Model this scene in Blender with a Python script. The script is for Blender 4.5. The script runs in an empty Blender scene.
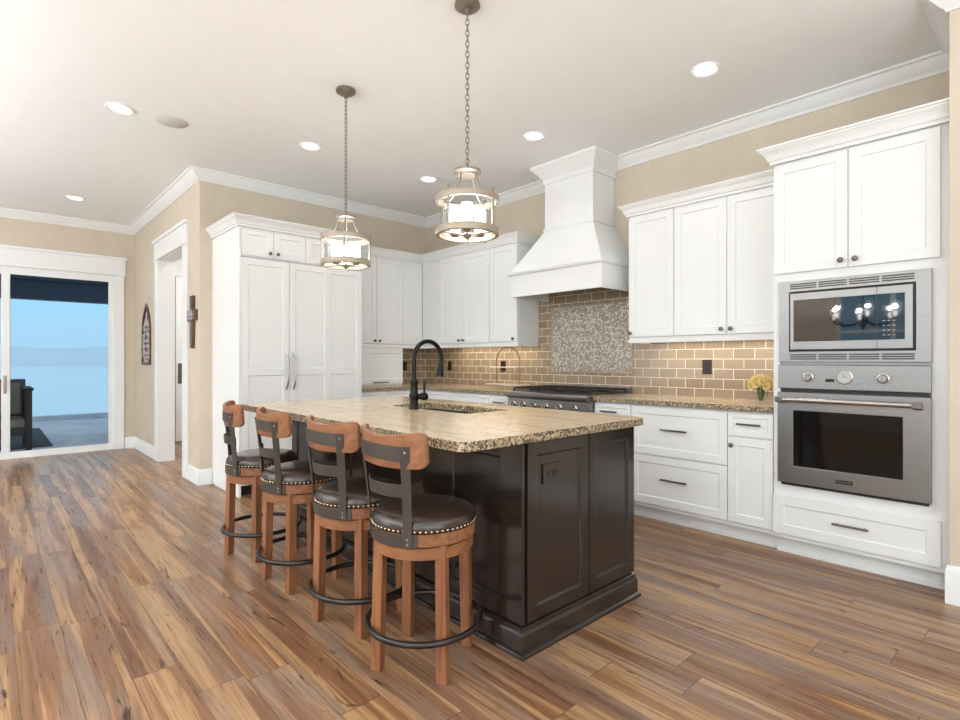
import bpy, bmesh, math, random
from mathutils import Vector, Matrix, Euler
random.seed(4)
PI = math.pi
S = bpy.context.scene
COL = S.collection

# ------------------------------------------------------------------ camera
cam = bpy.data.cameras.new('camera')
cam.sensor_fit = 'HORIZONTAL'; cam.sensor_width = 36.0
cam.lens = 535.75 / 960 * 36.0
cam.clip_start = 0.05; cam.clip_end = 800
camo = bpy.data.objects.new('camera', cam); COL.objects.link(camo)
camo.location = (5.6366, -4.245, 1.2101)
camo.rotation_euler = (PI / 2, 0, math.radians(47.357))
S.camera = camo

# ------------------------------------------------------------------ world, exposure, daylight
S.view_settings.view_transform = 'Standard'
S.view_settings.look = 'None'
S.view_settings.exposure = 0.07
S.view_settings.gamma = 1.0
S.view_settings.use_curve_mapping = False

W = bpy.data.worlds.new('sky'); S.world = W; W.use_nodes = True
wn = W.node_tree; wn.nodes.clear()
w_out = wn.nodes.new('ShaderNodeOutputWorld'); w_bg = wn.nodes.new('ShaderNodeBackground')
w_tc = wn.nodes.new('ShaderNodeTexCoord'); w_sep = wn.nodes.new('ShaderNodeSeparateXYZ')
w_ramp = wn.nodes.new('ShaderNodeValToRGB')
wn.links.new(w_tc.outputs['Generated'], w_sep.inputs[0])
wn.links.new(w_sep.outputs['Z'], w_ramp.inputs[0])
wn.links.new(w_ramp.outputs[0], w_bg.inputs[0]); wn.links.new(w_bg.outputs[0], w_out.inputs[0])
cr = w_ramp.color_ramp
cr.elements[0].position = 0.0; cr.elements[0].color = (0.42, 0.64, 0.83, 1)
cr.elements[1].position = 0.12; cr.elements[1].color = (0.37, 0.73, 0.95, 1)
e_ = cr.elements.new(0.6); e_.color = (0.46, 0.64, 0.84, 1)
w_bg.inputs[1].default_value = 1.08

def area(name, loc, rot, sx, sy, power, color=(1, 1, 1), spread=180):
    l = bpy.data.lights.new(name, 'AREA'); l.shape = 'RECTANGLE'; l.size = sx; l.size_y = sy
    l.energy = power; l.color = color; l.spread = math.radians(spread)
    o = bpy.data.objects.new(name, l); COL.objects.link(o); o.location = loc; o.rotation_euler = rot
    return o
def point(name, loc, power, color=(1, .93, .82), r=.05):
    l = bpy.data.lights.new(name, 'POINT'); l.energy = power; l.color = color; l.shadow_soft_size = r
    o = bpy.data.objects.new(name, l); COL.objects.link(o); o.location = loc
    return o
def spot(name, loc, power, color=(.98, .98, .97), ang=130, r=.06):
    l = bpy.data.lights.new(name, 'SPOT'); l.energy = power; l.color = color; l.shadow_soft_size = r
    l.spot_size = math.radians(ang); l.spot_blend = .6
    o = bpy.data.objects.new(name, l); COL.objects.link(o); o.location = loc
    return o
# daylight through the rear and side windows (in the openings of those walls)
area('daylight_rear', (0.0, -7.93, 1.55), (PI / 2, 0, 0), 3.6, 2.2, 50, (.95, .98, 1))
area('daylight_rear_wide', (6.3, -7.93, 1.55), (PI / 2, 0, 0), 2.6, 2.2, 66, (.95, .98, 1))
area('daylight_side', (7.93, -4.6, 1.55), (PI / 2, 0, PI / 2), 4.0, 2.2, 66, (.95, .98, 1))
# unseen upward area lights, added out of view to brighten the ceiling
area('ceiling_fill', (1.6, -6.4, 1.9), (PI, 0, 0), 2.2, 1.2, 120, (.95, .98, 1))
area('ceiling_fill', (5.6, -6.6, 1.9), (PI, 0, 0), 2.2, 1.2, 80, (.95, .98, 1))
area('ceiling_fill', (6.9, -2.6, 1.9), (PI, 0, 0), 1.0, 2.0, 40, (.95, .98, 1))
area('ceiling_fill', (-1.0, -6.6, 1.9), (PI, 0, 0), 2.0, 1.2, 70, (.95, .98, 1))
REC_POWER = 8.5
PEND_POWER = 3.6
UNDER_POWER = 1.9
CHAND_POWER = 34

# ------------------------------------------------------------------ helpers
BASE = {}
def link(o, parent=None):
    COL.objects.link(o)
    if parent is not None: o.parent = parent
    return o
def props(o, label=None, cat=None, group=None, kind=None):
    if label: o['label'] = label
    if cat: o['category'] = cat
    if group: o['group'] = group
    if kind: o['kind'] = kind
    return o
def thing(name, label, cat, loc, group=None, rz=0):
    o = bpy.data.objects.new(name, None); link(o); o.empty_display_size = .1
    o.location = loc; o.rotation_euler = (0, 0, rz)
    BASE[o.name] = Vector(loc)
    return props(o, label, cat, group)
def mesh(name, bm, mat, parent=None, base=None, bevel=0, smooth=None, local=False, seg=2):
    """Link bm (world coordinates, or local ones if local) as ONE object under parent."""
    bmesh.ops.recalc_face_normals(bm, faces=bm.faces)
    if parent is not None: b = Vector((0, 0, 0)) if local else BASE[parent.name]
    elif base is not None: b = Vector(base)
    else:
        xs = [v.co for v in bm.verts]
        b = Vector(((min(c.x for c in xs) + max(c.x for c in xs)) / 2, (min(c.y for c in xs) + max(c.y for c in xs)) / 2, min(c.z for c in xs)))
    for v in bm.verts: v.co -= b
    me = bpy.data.meshes.new(name); bm.to_mesh(me); bm.free()
    mats = mat if isinstance(mat, (list, tuple)) else [mat]
    for m in mats: me.materials.append(m)
    if smooth is not None:
        me.polygons.foreach_set('use_smooth', [True] * len(me.polygons))
        me.set_sharp_from_angle(angle=math.radians(smooth))
    o = bpy.data.objects.new(name, me); link(o, parent)
    if parent is None: o.location = b
    BASE[o.name] = b if (parent is None or not local) else Vector((0, 0, 0))
    if bevel:
        md = o.modifiers.new('bevel', 'BEVEL'); md.width = bevel; md.segments = seg
        md.limit_method = 'ANGLE'; md.angle_limit = math.radians(40)
    return o
def one(name, bm, mat, label, cat, group=None, **k):
    return props(mesh(name, bm, mat, **k), label, cat, group)
def struct(name, bm, mat, **k):
    o = mesh(name, bm, mat, **k)
    if k.get('parent') is None: o['kind'] = 'structure'
    return o
def B(): return bmesh.new()
def box(bm, x0, x1, y0, y1, z0, z1, mi=0):
    vs = [bm.verts.new(c) for c in ((x0, y0, z0), (x1, y0, z0), (x1, y1, z0), (x0, y1, z0), (x0, y0, z1), (x1, y0, z1), (x1, y1, z1), (x0, y1, z1))]
    fs = []
    for f in ((3, 2, 1, 0), (4, 5, 6, 7), (0, 1, 5, 4), (1, 2, 6, 5), (2, 3, 7, 6), (3, 0, 4, 7)):
        fc = bm.faces.new([vs[i] for i in f]); fc.material_index = mi; fs.append(fc)
    return vs, fs
def bx(*a): bm = B(); box(bm, *a); return bm
def lathe(bm, prof, seg=32, M=None, mi=0, cap=True):
    """prof: list of (r, z); revolve about z."""
    M = M or Matrix()
    rings = []
    for r, z in prof:
        if r < 1e-6: rings.append([bm.verts.new(M @ Vector((0, 0, z)))])
        else: rings.append([bm.verts.new(M @ Vector((r * math.cos(2 * PI * i / seg), r * math.sin(2 * PI * i / seg), z))) for i in range(seg)])
    for a, b in zip(rings, rings[1:]):
        for i in range(seg):
            j = (i + 1) % seg
            if len(a) == 1 and len(b) == 1: continue
            if len(a) == 1: f = bm.faces.new((a[0], b[i], b[j]))
            elif len(b) == 1: f = bm.faces.new((a[i], a[j], b[0]))
            else: f = bm.faces.new((a[i], a[j], b[j], b[i]))
            f.material_index = mi
    if cap:
        for r in (rings[0], rings[-1]):
            if len(r) > 2: bm.faces.new(r).material_index = mi
def tube(bm, pts, r, seg=10, closed=False, mi=0, radii=None):
    pts = [Vector(p) for p in pts]; n = len(pts); rings = []
    up = None
    for i, p in enumerate(pts):
        a = pts[(i - 1) % n] if (closed or i > 0) else p
        b = pts[(i + 1) % n] if (closed or i < n - 1) else p
        t = (b - a).normalized()
        if up is None:
            up = t.orthogonal().normalized()
        up = (up - t * up.dot(t)).normalized(); sd = t.cross(up)
        rr = radii[i] if radii else r
        rings.append([bm.verts.new(p + (up * math.cos(2 * PI * k / seg) + sd * math.sin(2 * PI * k / seg)) * rr) for k in range(seg)])
    m = n if closed else n - 1
    for i in range(m):
        a, b = rings[i], rings[(i + 1) % n]
        for k in range(seg):
            l = (k + 1) % seg
            bm.faces.new((a[k], a[l], b[l], b[k])).material_index = mi
    if not closed:
        bm.faces.new(rings[0][::-1]).material_index = mi; bm.faces.new(rings[-1]).material_index = mi
def circle_pts(cx, cy, z, r, n=48):
    return [(cx + r * math.cos(2 * PI * i / n), cy + r * math.sin(2 * PI * i / n), z) for i in range(n)]
def prism(bm, poly, axis, a, b, mi=0):
    """poly: 2D loop extruded along axis from a to b. axis 'z': (x,y); 'y': (x,z); 'x': (y,z)."""
    def P(q, t): return {'z': (q[0], q[1], t), 'y': (q[0], t, q[1]), 'x': (t, q[0], q[1])}[axis]
    A = [bm.verts.new(P(q, a)) for q in poly]; Bv = [bm.verts.new(P(q, b)) for q in poly]
    bm.faces.new(A).material_index = mi; bm.faces.new(Bv[::-1]).material_index = mi
    n = len(poly)
    for i in range(n):
        j = (i + 1) % n
        bm.faces.new((A[i], Bv[i], Bv[j], A[j])).material_index = mi
def sweep(bm, prof, path, side=1):
    """prof: (out, z) closed loop; path: xy polyline; out is to the left (side=1) or right (-1); corners mitred."""
    path = [Vector(p).to_2d() if len(p) == 2 else Vector(p[:2]) for p in path]
    n = len(path); dirs = [(path[i + 1] - path[i]).normalized() for i in range(n - 1)]
    nor = [Vector((-d.y, d.x)) * side for d in dirs]
    rings = []
    for i in range(n):
        if i == 0: o = nor[0]
        elif i == n - 1: o = nor[-1]
        else:
            s = nor[i - 1] + nor[i]; o = s / (s.length_squared / 2) if s.length > 1e-6 else nor[i]
        rings.append([bm.verts.new((path[i].x + o.x * p, path[i].y + o.y * p, z)) for p, z in prof])
    k = len(prof)
    for a, b in zip(rings, rings[1:]):
        for i in range(k):
            j = (i + 1) % k
            bm.faces.new((a[i], a[j], b[j], b[i]))
    bm.faces.new(rings[0]); bm.faces.new(rings[-1][::-1])
# faces of a room side: (u, v, n) -> world
def FY(p): return Matrix(((1, 0, 0, 0), (0, 0, -1, p), (0, 1, 0, 0), (0, 0, 0, 1)))     # faces -y, plane y=p
def FX(p): return Matrix(((0, 0, 1, p), (1, 0, 0, 0), (0, 1, 0, 0), (0, 0, 0, 1)))      # faces +x, plane x=p
def tx(bm, M):
    for v in bm.verts: v.co = M @ v.co
    return bm
def panel_front(bm, us, vs, t=.02, depth=.008, slope=.005, n0=0):
    """A slab with sunk fields: cells with odd u and v index are fields."""
    n1 = n0 + t; nu, nv = len(us), len(vs)
    G = [[bm.verts.new((us[i], vs[j], n1)) for j in range(nv)] for i in range(nu)]
    for i in range(nu - 1):
        for j in range(nv - 1):
            q = [G[i][j], G[i + 1][j], G[i + 1][j + 1], G[i][j + 1]]
            if i % 2 and j % 2:
                a, b, c, d = us[i] + slope, us[i + 1] - slope, vs[j] + slope, vs[j + 1] - slope
                r = [bm.verts.new(c_) for c_ in ((a, c, n1 - depth), (b, c, n1 - depth), (b, d, n1 - depth), (a, d, n1 - depth))]
                for k in range(4):
                    l = (k + 1) % 4
                    bm.faces.new((q[k], q[l], r[l], r[k]))
                bm.faces.new(r)
            else: bm.faces.new(q)
    c = [bm.verts.new(p) for p in ((us[0], vs[0], n0), (us[-1], vs[0], n0), (us[-1], vs[-1], n0), (us[0], vs[-1], n0))]
    bm.faces.new(c[::-1])
    bm.faces.new([G[i][0] for i in range(nu)][::-1] + [c[0], c[1]])
    bm.faces.new([G[-1][j] for j in range(nv)][::-1] + [c[1], c[2]])
    bm.faces.new([G[i][-1] for i in range(nu)] + [c[2], c[3]])
    bm.faces.new([G[0][j] for j in range(nv)] + [c[3], c[0]])
    return bm
def shaker(u0, u1, v0, v1, rail=.058, t=.02, depth=.008, slope=.004):
    return panel_front(B(), [u0, u0 + rail, u1 - rail, u1], [v0, v0 + rail, v1 - rail, v1], t, depth, slope)
KNOB = [(0, 0), (.009, 0), (.0065, .004), (.0055, .013), (.0145, .018), (.016, .024), (.0135, .029), (.006, .032), (0, .0325)]
def knob(parent, M, u, v, n):
    bm = B(); lathe(bm, KNOB, 20); 
    tx(bm, M @ Matrix.Translation((u, v, n)))
    return mesh('knob', bm, m_bronze, parent, smooth=50)
def pull(parent, M, u, v, n, w=.13, horizontal=True):
    bm = B(); r = .0055
    h = w / 2
    def P(a, d): return (u + a, v, n + d) if horizontal else (u, v + a, n + d)
    box(bm, u - h, u + h, v - .0065, v + .0065, n + .024, n + .034) if horizontal else box(bm, u - .0055, u + .0055, v - h, v + h, n + .024, n + .033)
    for s in (-1, 1): tube(bm, [P(s * h * .75, -.001), P(s * h * .75, .026)], .0045, 8)
    tx(bm, M)
    return mesh('pull', bm, m_bronze, parent, bevel=.0015)

# ------------------------------------------------------------------ materials
def srgb(r, g, b):
    return tuple(((c / 255) / 12.92 if c / 255 <= .04045 else ((c / 255 + .055) / 1.055) ** 2.4) for c in (r, g, b)) + (1,)
def mat(name, col, rough=.5, metal=0, spec=.5, coat=0, **k):
    m = bpy.data.materials.new(name); m.use_nodes = True
    b = m.node_tree.nodes['Principled BSDF']
    b.inputs['Base Color'].default_value = col if len(col) == 4 else tuple(col) + (1,)
    b.inputs['Roughness'].default_value = rough; b.inputs['Metallic'].default_value = metal
    b.inputs['Specular IOR Level'].default_value = spec; b.inputs['Coat Weight'].default_value = coat
    b.inputs['Coat Roughness'].default_value = .1
    for n, v in k.items(): b.inputs[n.replace('_', ' ')].default_value = v
    return m
class N:
    def __init__(s, m): s.t = m.node_tree; s.b = s.t.nodes['Principled BSDF']
    def new(s, ty, **k):
        n = s.t.nodes.new('ShaderNode' + ty)
        for a, v in k.items(): setattr(n, a, v)
        return n
    def L(s, a, b): s.t.links.new(a, b)
    def val(s, n, i, v):
        if hasattr(v, 'links'): s.L(v, n.inputs[i])
        else: n.inputs[i].default_value = v
    def math(s, op, a, b=0, c=0):
        n = s.new('Math', operation=op); s.val(n, 0, a); s.val(n, 1, b)
        if op in ('MULTIPLY_ADD',): s.val(n, 2, c)
        return n.outputs[0]
    def obj(s): return s.new('TexCoord').outputs['Object']
    def geo(s): return s.new('NewGeometry').outputs['Position']
    def mapv(s, v, sc=(1, 1, 1), loc=(0, 0, 0), rot=(0, 0, 0)):
        n = s.new('Mapping'); s.L(v, n.inputs[0]); n.inputs['Scale'].default_value = sc
        n.inputs['Location'].default_value = loc; n.inputs['Rotation'].default_value = rot
        return n.outputs[0]
    def noise(s, v, sc, det=4, rough=.55, dist=0):
        n = s.new('TexNoise'); s.L(v, n.inputs['Vector']); n.inputs['Scale'].default_value = sc
        n.inputs['Detail'].default_value = det; n.inputs['Roughness'].default_value = rough; n.inputs['Distortion'].default_value = dist
        return n.outputs['Fac']
    def ramp(s, f, stops, interp='LINEAR'):
        n = s.new('ValToRGB'); s.L(f, n.inputs[0]); n.color_ramp.interpolation = interp
        e = n.color_ramp.elements
        while len(e) < len(stops): e.new(.5)
        for x, (p, c) in zip(e, stops): x.position = p; x.color = c if len(c) == 4 else tuple(c) + (1,)
        return n.outputs[0]
    def mix(s, f, a, b, mode='MIX'):
        n = s.new('Mix', data_type='RGBA', blend_type=mode); s.val(n, 0, f)
        s.val(n, 6, a); s.val(n, 7, b)
        return n.outputs[2]
    def bump(s, h, st=.2, d=.01):
        n = s.new('Bump'); s.L(h, n.inputs['Height']); n.inputs['Strength'].default_value = st; n.inputs['Distance'].default_value = d
        s.L(n.outputs[0], s.b.inputs['Normal'])
    def col(s, c): s.L(c, s.b.inputs['Base Color'])

def paint(name, col, rough, amt=.03, sc=6, spec=.4):
    m = mat(name, col, rough, spec=spec); n = N(m)
    f = n.noise(n.obj(), sc, 3)
    c = tuple(x * (1 - amt) for x in col[:3]) + (1,); d = tuple(min(1, x * (1 + amt)) for x in col[:3]) + (1,)
    n.col(n.ramp(f, [(.3, c), (.7, d)]))
    n.bump(n.noise(n.obj(), 160, 2), .03, .002)
    return m
m_wall = paint('wall_paint', srgb(210, 198, 179), .75)
m_ceil = paint('ceiling_paint', srgb(247, 248, 248), .85, .01)
m_trim = paint('trim_paint', srgb(238, 240, 240), .4, .008)
m_cab = paint('cabinet_paint', srgb(236, 238, 238), .38, .008)
m_toe = paint('toe_kick_paint', srgb(226, 226, 223), .5, .01)
m_dark_toe = mat('toe_grille', (.02, .02, .02), .5)
m_bronze = mat('pewter_hardware', srgb(122, 116, 109), .34, .85)
m_outlet = mat('oil_rubbed_bronze', srgb(64, 44, 34), .35, .4)
m_black = mat('black_metal', srgb(30, 29, 29), .3, .7)
m_nickel = mat('brushed_nickel', srgb(160, 152, 141), .4, .85)
m_silver = mat('aged_silver', srgb(172, 161, 145), .5, .5)
m_chrome = mat('satin_steel', srgb(190, 188, 186), .24, 1.0)
m_bglass = mat('black_glass', (.004, .004, .005), .03, spec=.9, IOR=1.62)
m_oglass = mat('oven_glass', (.004, .004, .004), .04, spec=.35)
m_white_p = mat('porcelain', srgb(235, 234, 230), .3)
m_black_p = mat('black_plastic', (.012, .012, .012), .35)
m_rubber = mat('cast_iron', (.012, .012, .012), .55)

def steel(name, stretch):
    m = mat(name, srgb(178, 178, 178), .3, 1.0); n = N(m)
    v = n.mapv(n.obj(), stretch)
    f = n.noise(v, 60, 3)
    n.col(n.ramp(f, [(.3, srgb(140, 139, 138)), (.7, srgb(152, 151, 150))]))
    n.L(n.math('MULTIPLY_ADD', f, .08, .34), n.b.inputs['Roughness'])
    m.node_tree.nodes['Principled BSDF'].inputs['Anisotropic'].default_value = .5
    return m
m_steel = steel('stainless_steel', (.05, 1, 6))

def emis(name, col, st):
    m = bpy.data.materials.new(name); m.use_nodes = True; t = m.node_tree; t.nodes.clear()
    o = t.nodes.new('ShaderNodeOutputMaterial'); e = t.nodes.new('ShaderNodeEmission')
    e.inputs[0].default_value = tuple(col) + (1,); e.inputs[1].default_value = st; t.links.new(e.outputs[0], o.inputs[0])
    return m
m_lens = emis('lamp_lens', (1, .95, .86), 4.0)
m_bulb = emis('bulb_glow', (1, .96, .9), 8.0)
m_strip = emis('led_strip', (1, .86, .66), 4.0)

def glass(name, tint=(1, 1, 1), refl=.12, rough=.02):
    m = bpy.data.materials.new(name); m.use_nodes = True; t = m.node_tree; t.nodes.clear()
    o = t.nodes.new('ShaderNodeOutputMaterial'); mx = t.nodes.new('ShaderNodeMixShader')
    a = t.nodes.new('ShaderNodeBsdfTransparent'); g = t.nodes.new('ShaderNodeBsdfGlossy')
    fr = t.nodes.new('ShaderNodeLayerWeight'); fr.inputs[0].default_value = refl
    a.inputs[0].default_value = tuple(tint) + (1,); g.inputs['Roughness'].default_value = rough
    ml = t.nodes.new('ShaderNodeMath'); ml.operation = 'MULTIPLY'; ml.use_clamp = True; ml.inputs[1].default_value = .45
    t.links.new(fr.outputs['Fresnel'], ml.inputs[0]); t.links.new(ml.outputs[0], mx.inputs[0]); t.links.new(a.outputs[0], mx.inputs[1]); t.links.new(g.outputs[0], mx.inputs[2])
    t.links.new(mx.outputs[0], o.inputs[0])
    return m
m_glass = glass('clear_glass', (.97, .98, .98), .15)
m_pane = glass('window_pane', (.93, .96, .98), .12)

def floor_mat():
    m = mat('plank_floor', (.3, .2, .12), .35, spec=.45); n = N(m)
    sep = n.new('SeparateXYZ'); n.L(n.geo(), sep.inputs[0])
    X, Y = sep.outputs[0], sep.outputs[1]
    w, l = .16, 1.22
    row = n.math('FLOOR', n.math('DIVIDE', Y, w))
    wn1 = n.new('TexWhiteNoise', noise_dimensions='1D'); n.L(row, wn1.inputs['W'])
    xo = n.math('ADD', X, n.math('MULTIPLY', wn1.outputs['Value'], l * 3))
    idx = n.math('FLOOR', n.math('DIVIDE', xo, l))
    cmb = n.new('CombineXYZ'); n.L(row, cmb.inputs[0]); n.L(idx, cmb.inputs[1])
    wn2 = n.new('TexWhiteNoise', noise_dimensions='2D'); n.L(cmb.outputs[0], wn2.inputs['Vector'])
    rnd = wn2.outputs['Value']
    # grain coordinates, shifted for every plank
    gx = n.math('ADD', X, n.math('MULTIPLY', rnd, 37.0)); gy = n.math('ADD', Y, n.math('MULTIPLY', rnd, 11.0))
    g3 = n.new('CombineXYZ'); n.L(gx, g3.inputs[0]); n.L(gy, g3.inputs[1]); n.L(n.math('MULTIPLY', rnd, 5.0), g3.inputs[2])
    big = n.noise(n.mapv(g3.outputs[0], (.34, 8, 1)), 1.7, 5, .6, .45)
    fine = n.noise(n.mapv(g3.outputs[0], (2.0, 60, 1)), 2.0, 5, .65, .3)
    knot = n.noise(n.mapv(g3.outputs[0], (2.2, 10, 1)), 1.7, 2, .5, 1.5)
    tone = n.ramp(rnd, [(0, srgb(116, 82, 58)), (.18, srgb(154, 114, 80)), (.36, srgb(132, 104, 84)), (.54, srgb(166, 126, 88)), (.7, srgb(122, 84, 60)), (.86, srgb(146, 124, 108)), (1, srgb(104, 72, 50))], 'CONSTANT')
    streak = n.ramp(big, [(.30, srgb(98, 66, 47)), (.42, srgb(134, 93, 66)), (.49, srgb(150, 108, 77)), (.54, srgb(190, 147, 102)), (.61, srgb(202, 163, 118)), (.72, srgb(146, 107, 79))])
    gn = n.noise(n.mapv(g3.outputs[0], (.7, 7, 1), (3, 5, 2)), 1.3, 3, .55, .5)
    streak = n.mix(n.ramp(gn, [(.50, (0, 0, 0)), (.62, (.7, .7, .7))]), streak, srgb(152, 134, 122))
    c = n.mix(.72, tone, streak)
    c = n.mix(.5, c, n.ramp(fine, [(.3, (.45, .42, .40)), (.6, (1, 1, 1)), (.8, (1.0, 1.0, 1.0))]), 'MULTIPLY')
    c = n.mix(n.ramp(knot, [(.26, (1, 1, 1)), (.33, (0, 0, 0))]), c, srgb(70, 46, 30))
    fy = n.math('FRACT', n.math('DIVIDE', Y, w)); fx = n.math('FRACT', n.math('DIVIDE', xo, l))
    gap = n.math('MAXIMUM', n.math('LESS_THAN', fy, .016), n.math('LESS_THAN', fx, .0026))
    c = n.mix(n.math('MULTIPLY', gap, .75), c, srgb(62, 42, 28))
    hs = n.new('HueSaturation'); hs.inputs['Saturation'].default_value = 1.0; hs.inputs['Value'].default_value = .92
    n.L(c, hs.inputs['Color']); n.col(hs.outputs[0])
    n.L(n.math('MULTIPLY_ADD', fine, .2, .2), n.b.inputs['Roughness'])
    h = n.math('SUBTRACT', n.math('MULTIPLY', fine, .25), gap)
    n.bump(h, .25, .003)
    return m
m_floor = floor_mat()

def granite(name, edge):
    m = mat(name, (.5, .4, .3), .16, spec=.5); n = N(m)
    p = n.geo()
    st = n.noise(n.mapv(p, (.9, 7, 7)), 2.2, 6, .65, .8)
    md = n.noise(n.mapv(p, (1, 2.5, 2.5)), 22, 5, .7, .4)
    sp = n.noise(p, 120, 3, .6)
    c = n.ramp(st, [(.25, srgb(176, 146, 108)), (.42, srgb(206, 182, 146)), (.58, srgb(218, 198, 164)), (.75, srgb(186, 168, 140))])
    c = n.mix(n.ramp(md, [(.52, (0, 0, 0)), (.70, (.7, .7, .7))]), c, srgb(150, 122, 88))
    c = n.mix(n.ramp(sp, [(.60, (0, 0, 0)), (.70, (.6, .6, .6))]), c, srgb(110, 86, 60))
    if edge:
        e1 = n.noise(n.mapv(p, (1, 1, 1)), 95, 4, .7, .6)
        e2 = n.noise(n.mapv(p, (1, 1, 1)), 38, 3, .6)
        c = n.mix(n.ramp(e1, [(.45, (0, 0, 0)), (.54, (1, 1, 1))]), c, srgb(42, 32, 24))
        c = n.mix(n.ramp(e2, [(.55, (0, 0, 0)), (.68, (.8, .8, .8))]), c, srgb(92, 68, 44))
        n.b.inputs['Roughness'].default_value = .3
        n.bump(e1, .5, .006)
    n.col(c)
    return m
m_gran = granite('granite', False); m_gedge = granite('granite_edge', True)

def tile_mat(name, axis):
    m = mat(name, (.4, .3, .2), .15, spec=.5); n = N(m)
    sep = n.new('SeparateXYZ'); n.L(n.geo(), sep.inputs[0]); cb = n.new('CombineXYZ')
    n.L(n.math('ADD', sep.outputs[0 if axis == 'x' else 1], .03), cb.inputs[0]); n.L(n.math('SUBTRACT', sep.outputs[2], .902), cb.inputs[1])
    b = n.new('TexBrick'); n.L(cb.outputs[0], b.inputs['Vector'])
    b.offset = .5; b.inputs['Scale'].default_value = 1; b.inputs['Brick Width'].default_value = .155; b.inputs['Row Height'].default_value = .079
    b.inputs['Mortar Size'].default_value = .0028; b.inputs['Mortar Smooth'].default_value = .1; b.inputs['Bias'].default_value = 0
    b.inputs['Color1'].default_value = srgb(164, 144, 117); b.inputs['Color2'].default_value = srgb(150, 129, 102); b.inputs['Mortar'].default_value = srgb(236, 229, 216)
    n.col(b.outputs['Color'])
    n.L(n.math('MULTIPLY_ADD', b.outputs['Fac'], .5, .12), n.b.inputs['Roughness'])
    n.bump(n.math('SUBTRACT', 1, b.outputs['Fac']), .5, .003)
    return m
m_tile_x = tile_mat('glass_subway_tile', 'x'); m_tile_y = tile_mat('glass_subway_tile_side', 'y')
def mosaic_mat():
    m = mat('mosaic', (.5, .5, .45), .2); n = N(m)
    sep = n.new('SeparateXYZ'); n.L(n.geo(), sep.inputs[0]); cb = n.new('CombineXYZ')
    row = .0165
    ri = n.math('FLOOR', n.math('DIVIDE', sep.outputs[2], row))
    sh = n.math('MULTIPLY', n.math('MODULO', ri, 2), .5)
    uu = n.math('ADD', n.math('DIVIDE', sep.outputs[0], .019), sh)
    ui = n.math('FLOOR', uu); fu = n.math('FRACT', uu); fv = n.math('FRACT', n.math('DIVIDE', sep.outputs[2], row))
    n.L(ui, cb.inputs[0]); n.L(ri, cb.inputs[1])
    wn_ = n.new('TexWhiteNoise', noise_dimensions='2D'); n.L(cb.outputs[0], wn_.inputs['Vector'])
    c = n.ramp(wn_.outputs['Value'], [(0, srgb(164, 152, 138)), (.2, srgb(214, 208, 196)), (.42, srgb(172, 160, 144)), (.6, srgb(196, 186, 172)), (.78, srgb(146, 132, 118)), (.9, srgb(230, 226, 216))], 'CONSTANT')
    du = n.math('SUBTRACT', fu, .5); dv = n.math('SUBTRACT', fv, .5)
    d = n.math('SQRT', n.math('ADD', n.math('MULTIPLY', du, du), n.math('MULTIPLY', dv, dv)))
    g = n.math('GREATER_THAN', d, .455)
    n.col(n.mix(g, c, srgb(158, 146, 132)))
    n.bump(n.math('SUBTRACT', 1, g), .3, .002)
    return m
m_mosaic = mosaic_mat()
def wood(name, a, b, axis=2, rough=.4):
    m = mat(name, a, rough); n = N(m)
    sc = [30, 30, 30]; sc[axis] = 2.2
    f = n.noise(n.mapv(n.obj(), tuple(sc)), 1.2, 5, .6, .5)
    n.col(n.ramp(f, [(.3, a), (.7, b)])); n.bump(f, .06, .002)
    return m
m_wood = wood('stool_wood', srgb(118, 74, 48), srgb(162, 110, 74))
m_woodh = wood('stool_wood_cross', srgb(118, 74, 48), srgb(162, 110, 74), 0)
m_leather = mat('brown_leather', srgb(54, 42, 36), .26, spec=.6, coat=.25)
nl = N(m_leather); nl.bump(nl.noise(nl.obj(), 130, 3), .12, .003)
m_gun = mat('gunmetal', srgb(84, 78, 73), .42, .6)
m_canopy = mat('antique_nickel', srgb(132, 122, 110), .4, .6)
m_iron = mat('dark_iron', srgb(66, 62, 60), .3, .8)
m_nail = mat('nailhead', srgb(205, 190, 165), .25, 1.0)
m_isl = mat('espresso_lacquer', srgb(40, 33, 29), .22, spec=.5, coat=.3)
ni = N(m_isl); fi_ = ni.noise(ni.mapv(ni.obj(), (14, 14, 1.5)), 3, 4); ni.col(ni.ramp(fi_, [(.3, srgb(35, 28, 24)), (.7, srgb(46, 38, 33))]))
m_hardwood_dark = wood('walnut', srgb(70, 50, 36), srgb(104, 78, 58))
m_stone = mat('patio_stone', (.3, .3, .3), .55); ns = N(m_stone); fs_ = ns.noise(ns.geo(), 1.3, 6, .7, 1.0); ns.col(ns.ramp(fs_, [(.3, srgb(176, 182, 194)), (.7, srgb(232, 234, 240))]))
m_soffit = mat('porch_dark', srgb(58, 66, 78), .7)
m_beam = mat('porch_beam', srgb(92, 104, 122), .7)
m_rug = mat('patio_rug', srgb(78, 80, 88), .95); nr = N(m_rug); nr.col(nr.ramp(nr.noise(nr.geo(), 60, 3), [(.3, srgb(66, 68, 76)), (.7, srgb(92, 94, 102))]))
m_wicker = mat('dark_wicker', srgb(40, 33, 30), .6); nw_ = N(m_wicker); nw_.bump(nw_.noise(nw_.obj(), 90, 3), .4, .005)
m_cushion = mat('outdoor_cushion', srgb(108, 104, 96), .9)
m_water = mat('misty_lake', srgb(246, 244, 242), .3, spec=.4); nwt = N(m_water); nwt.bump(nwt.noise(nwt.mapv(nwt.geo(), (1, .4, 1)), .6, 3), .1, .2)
m_hill = mat('hazy_hill', srgb(250, 250, 250), 1.0, spec=0)  # aerial haze put into the near-white base colour
m_flower = mat('yellow_petals', srgb(250, 226, 150), .7); m_flower.node_tree.nodes['Principled BSDF'].inputs['Subsurface Weight'].default_value = .1
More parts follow.
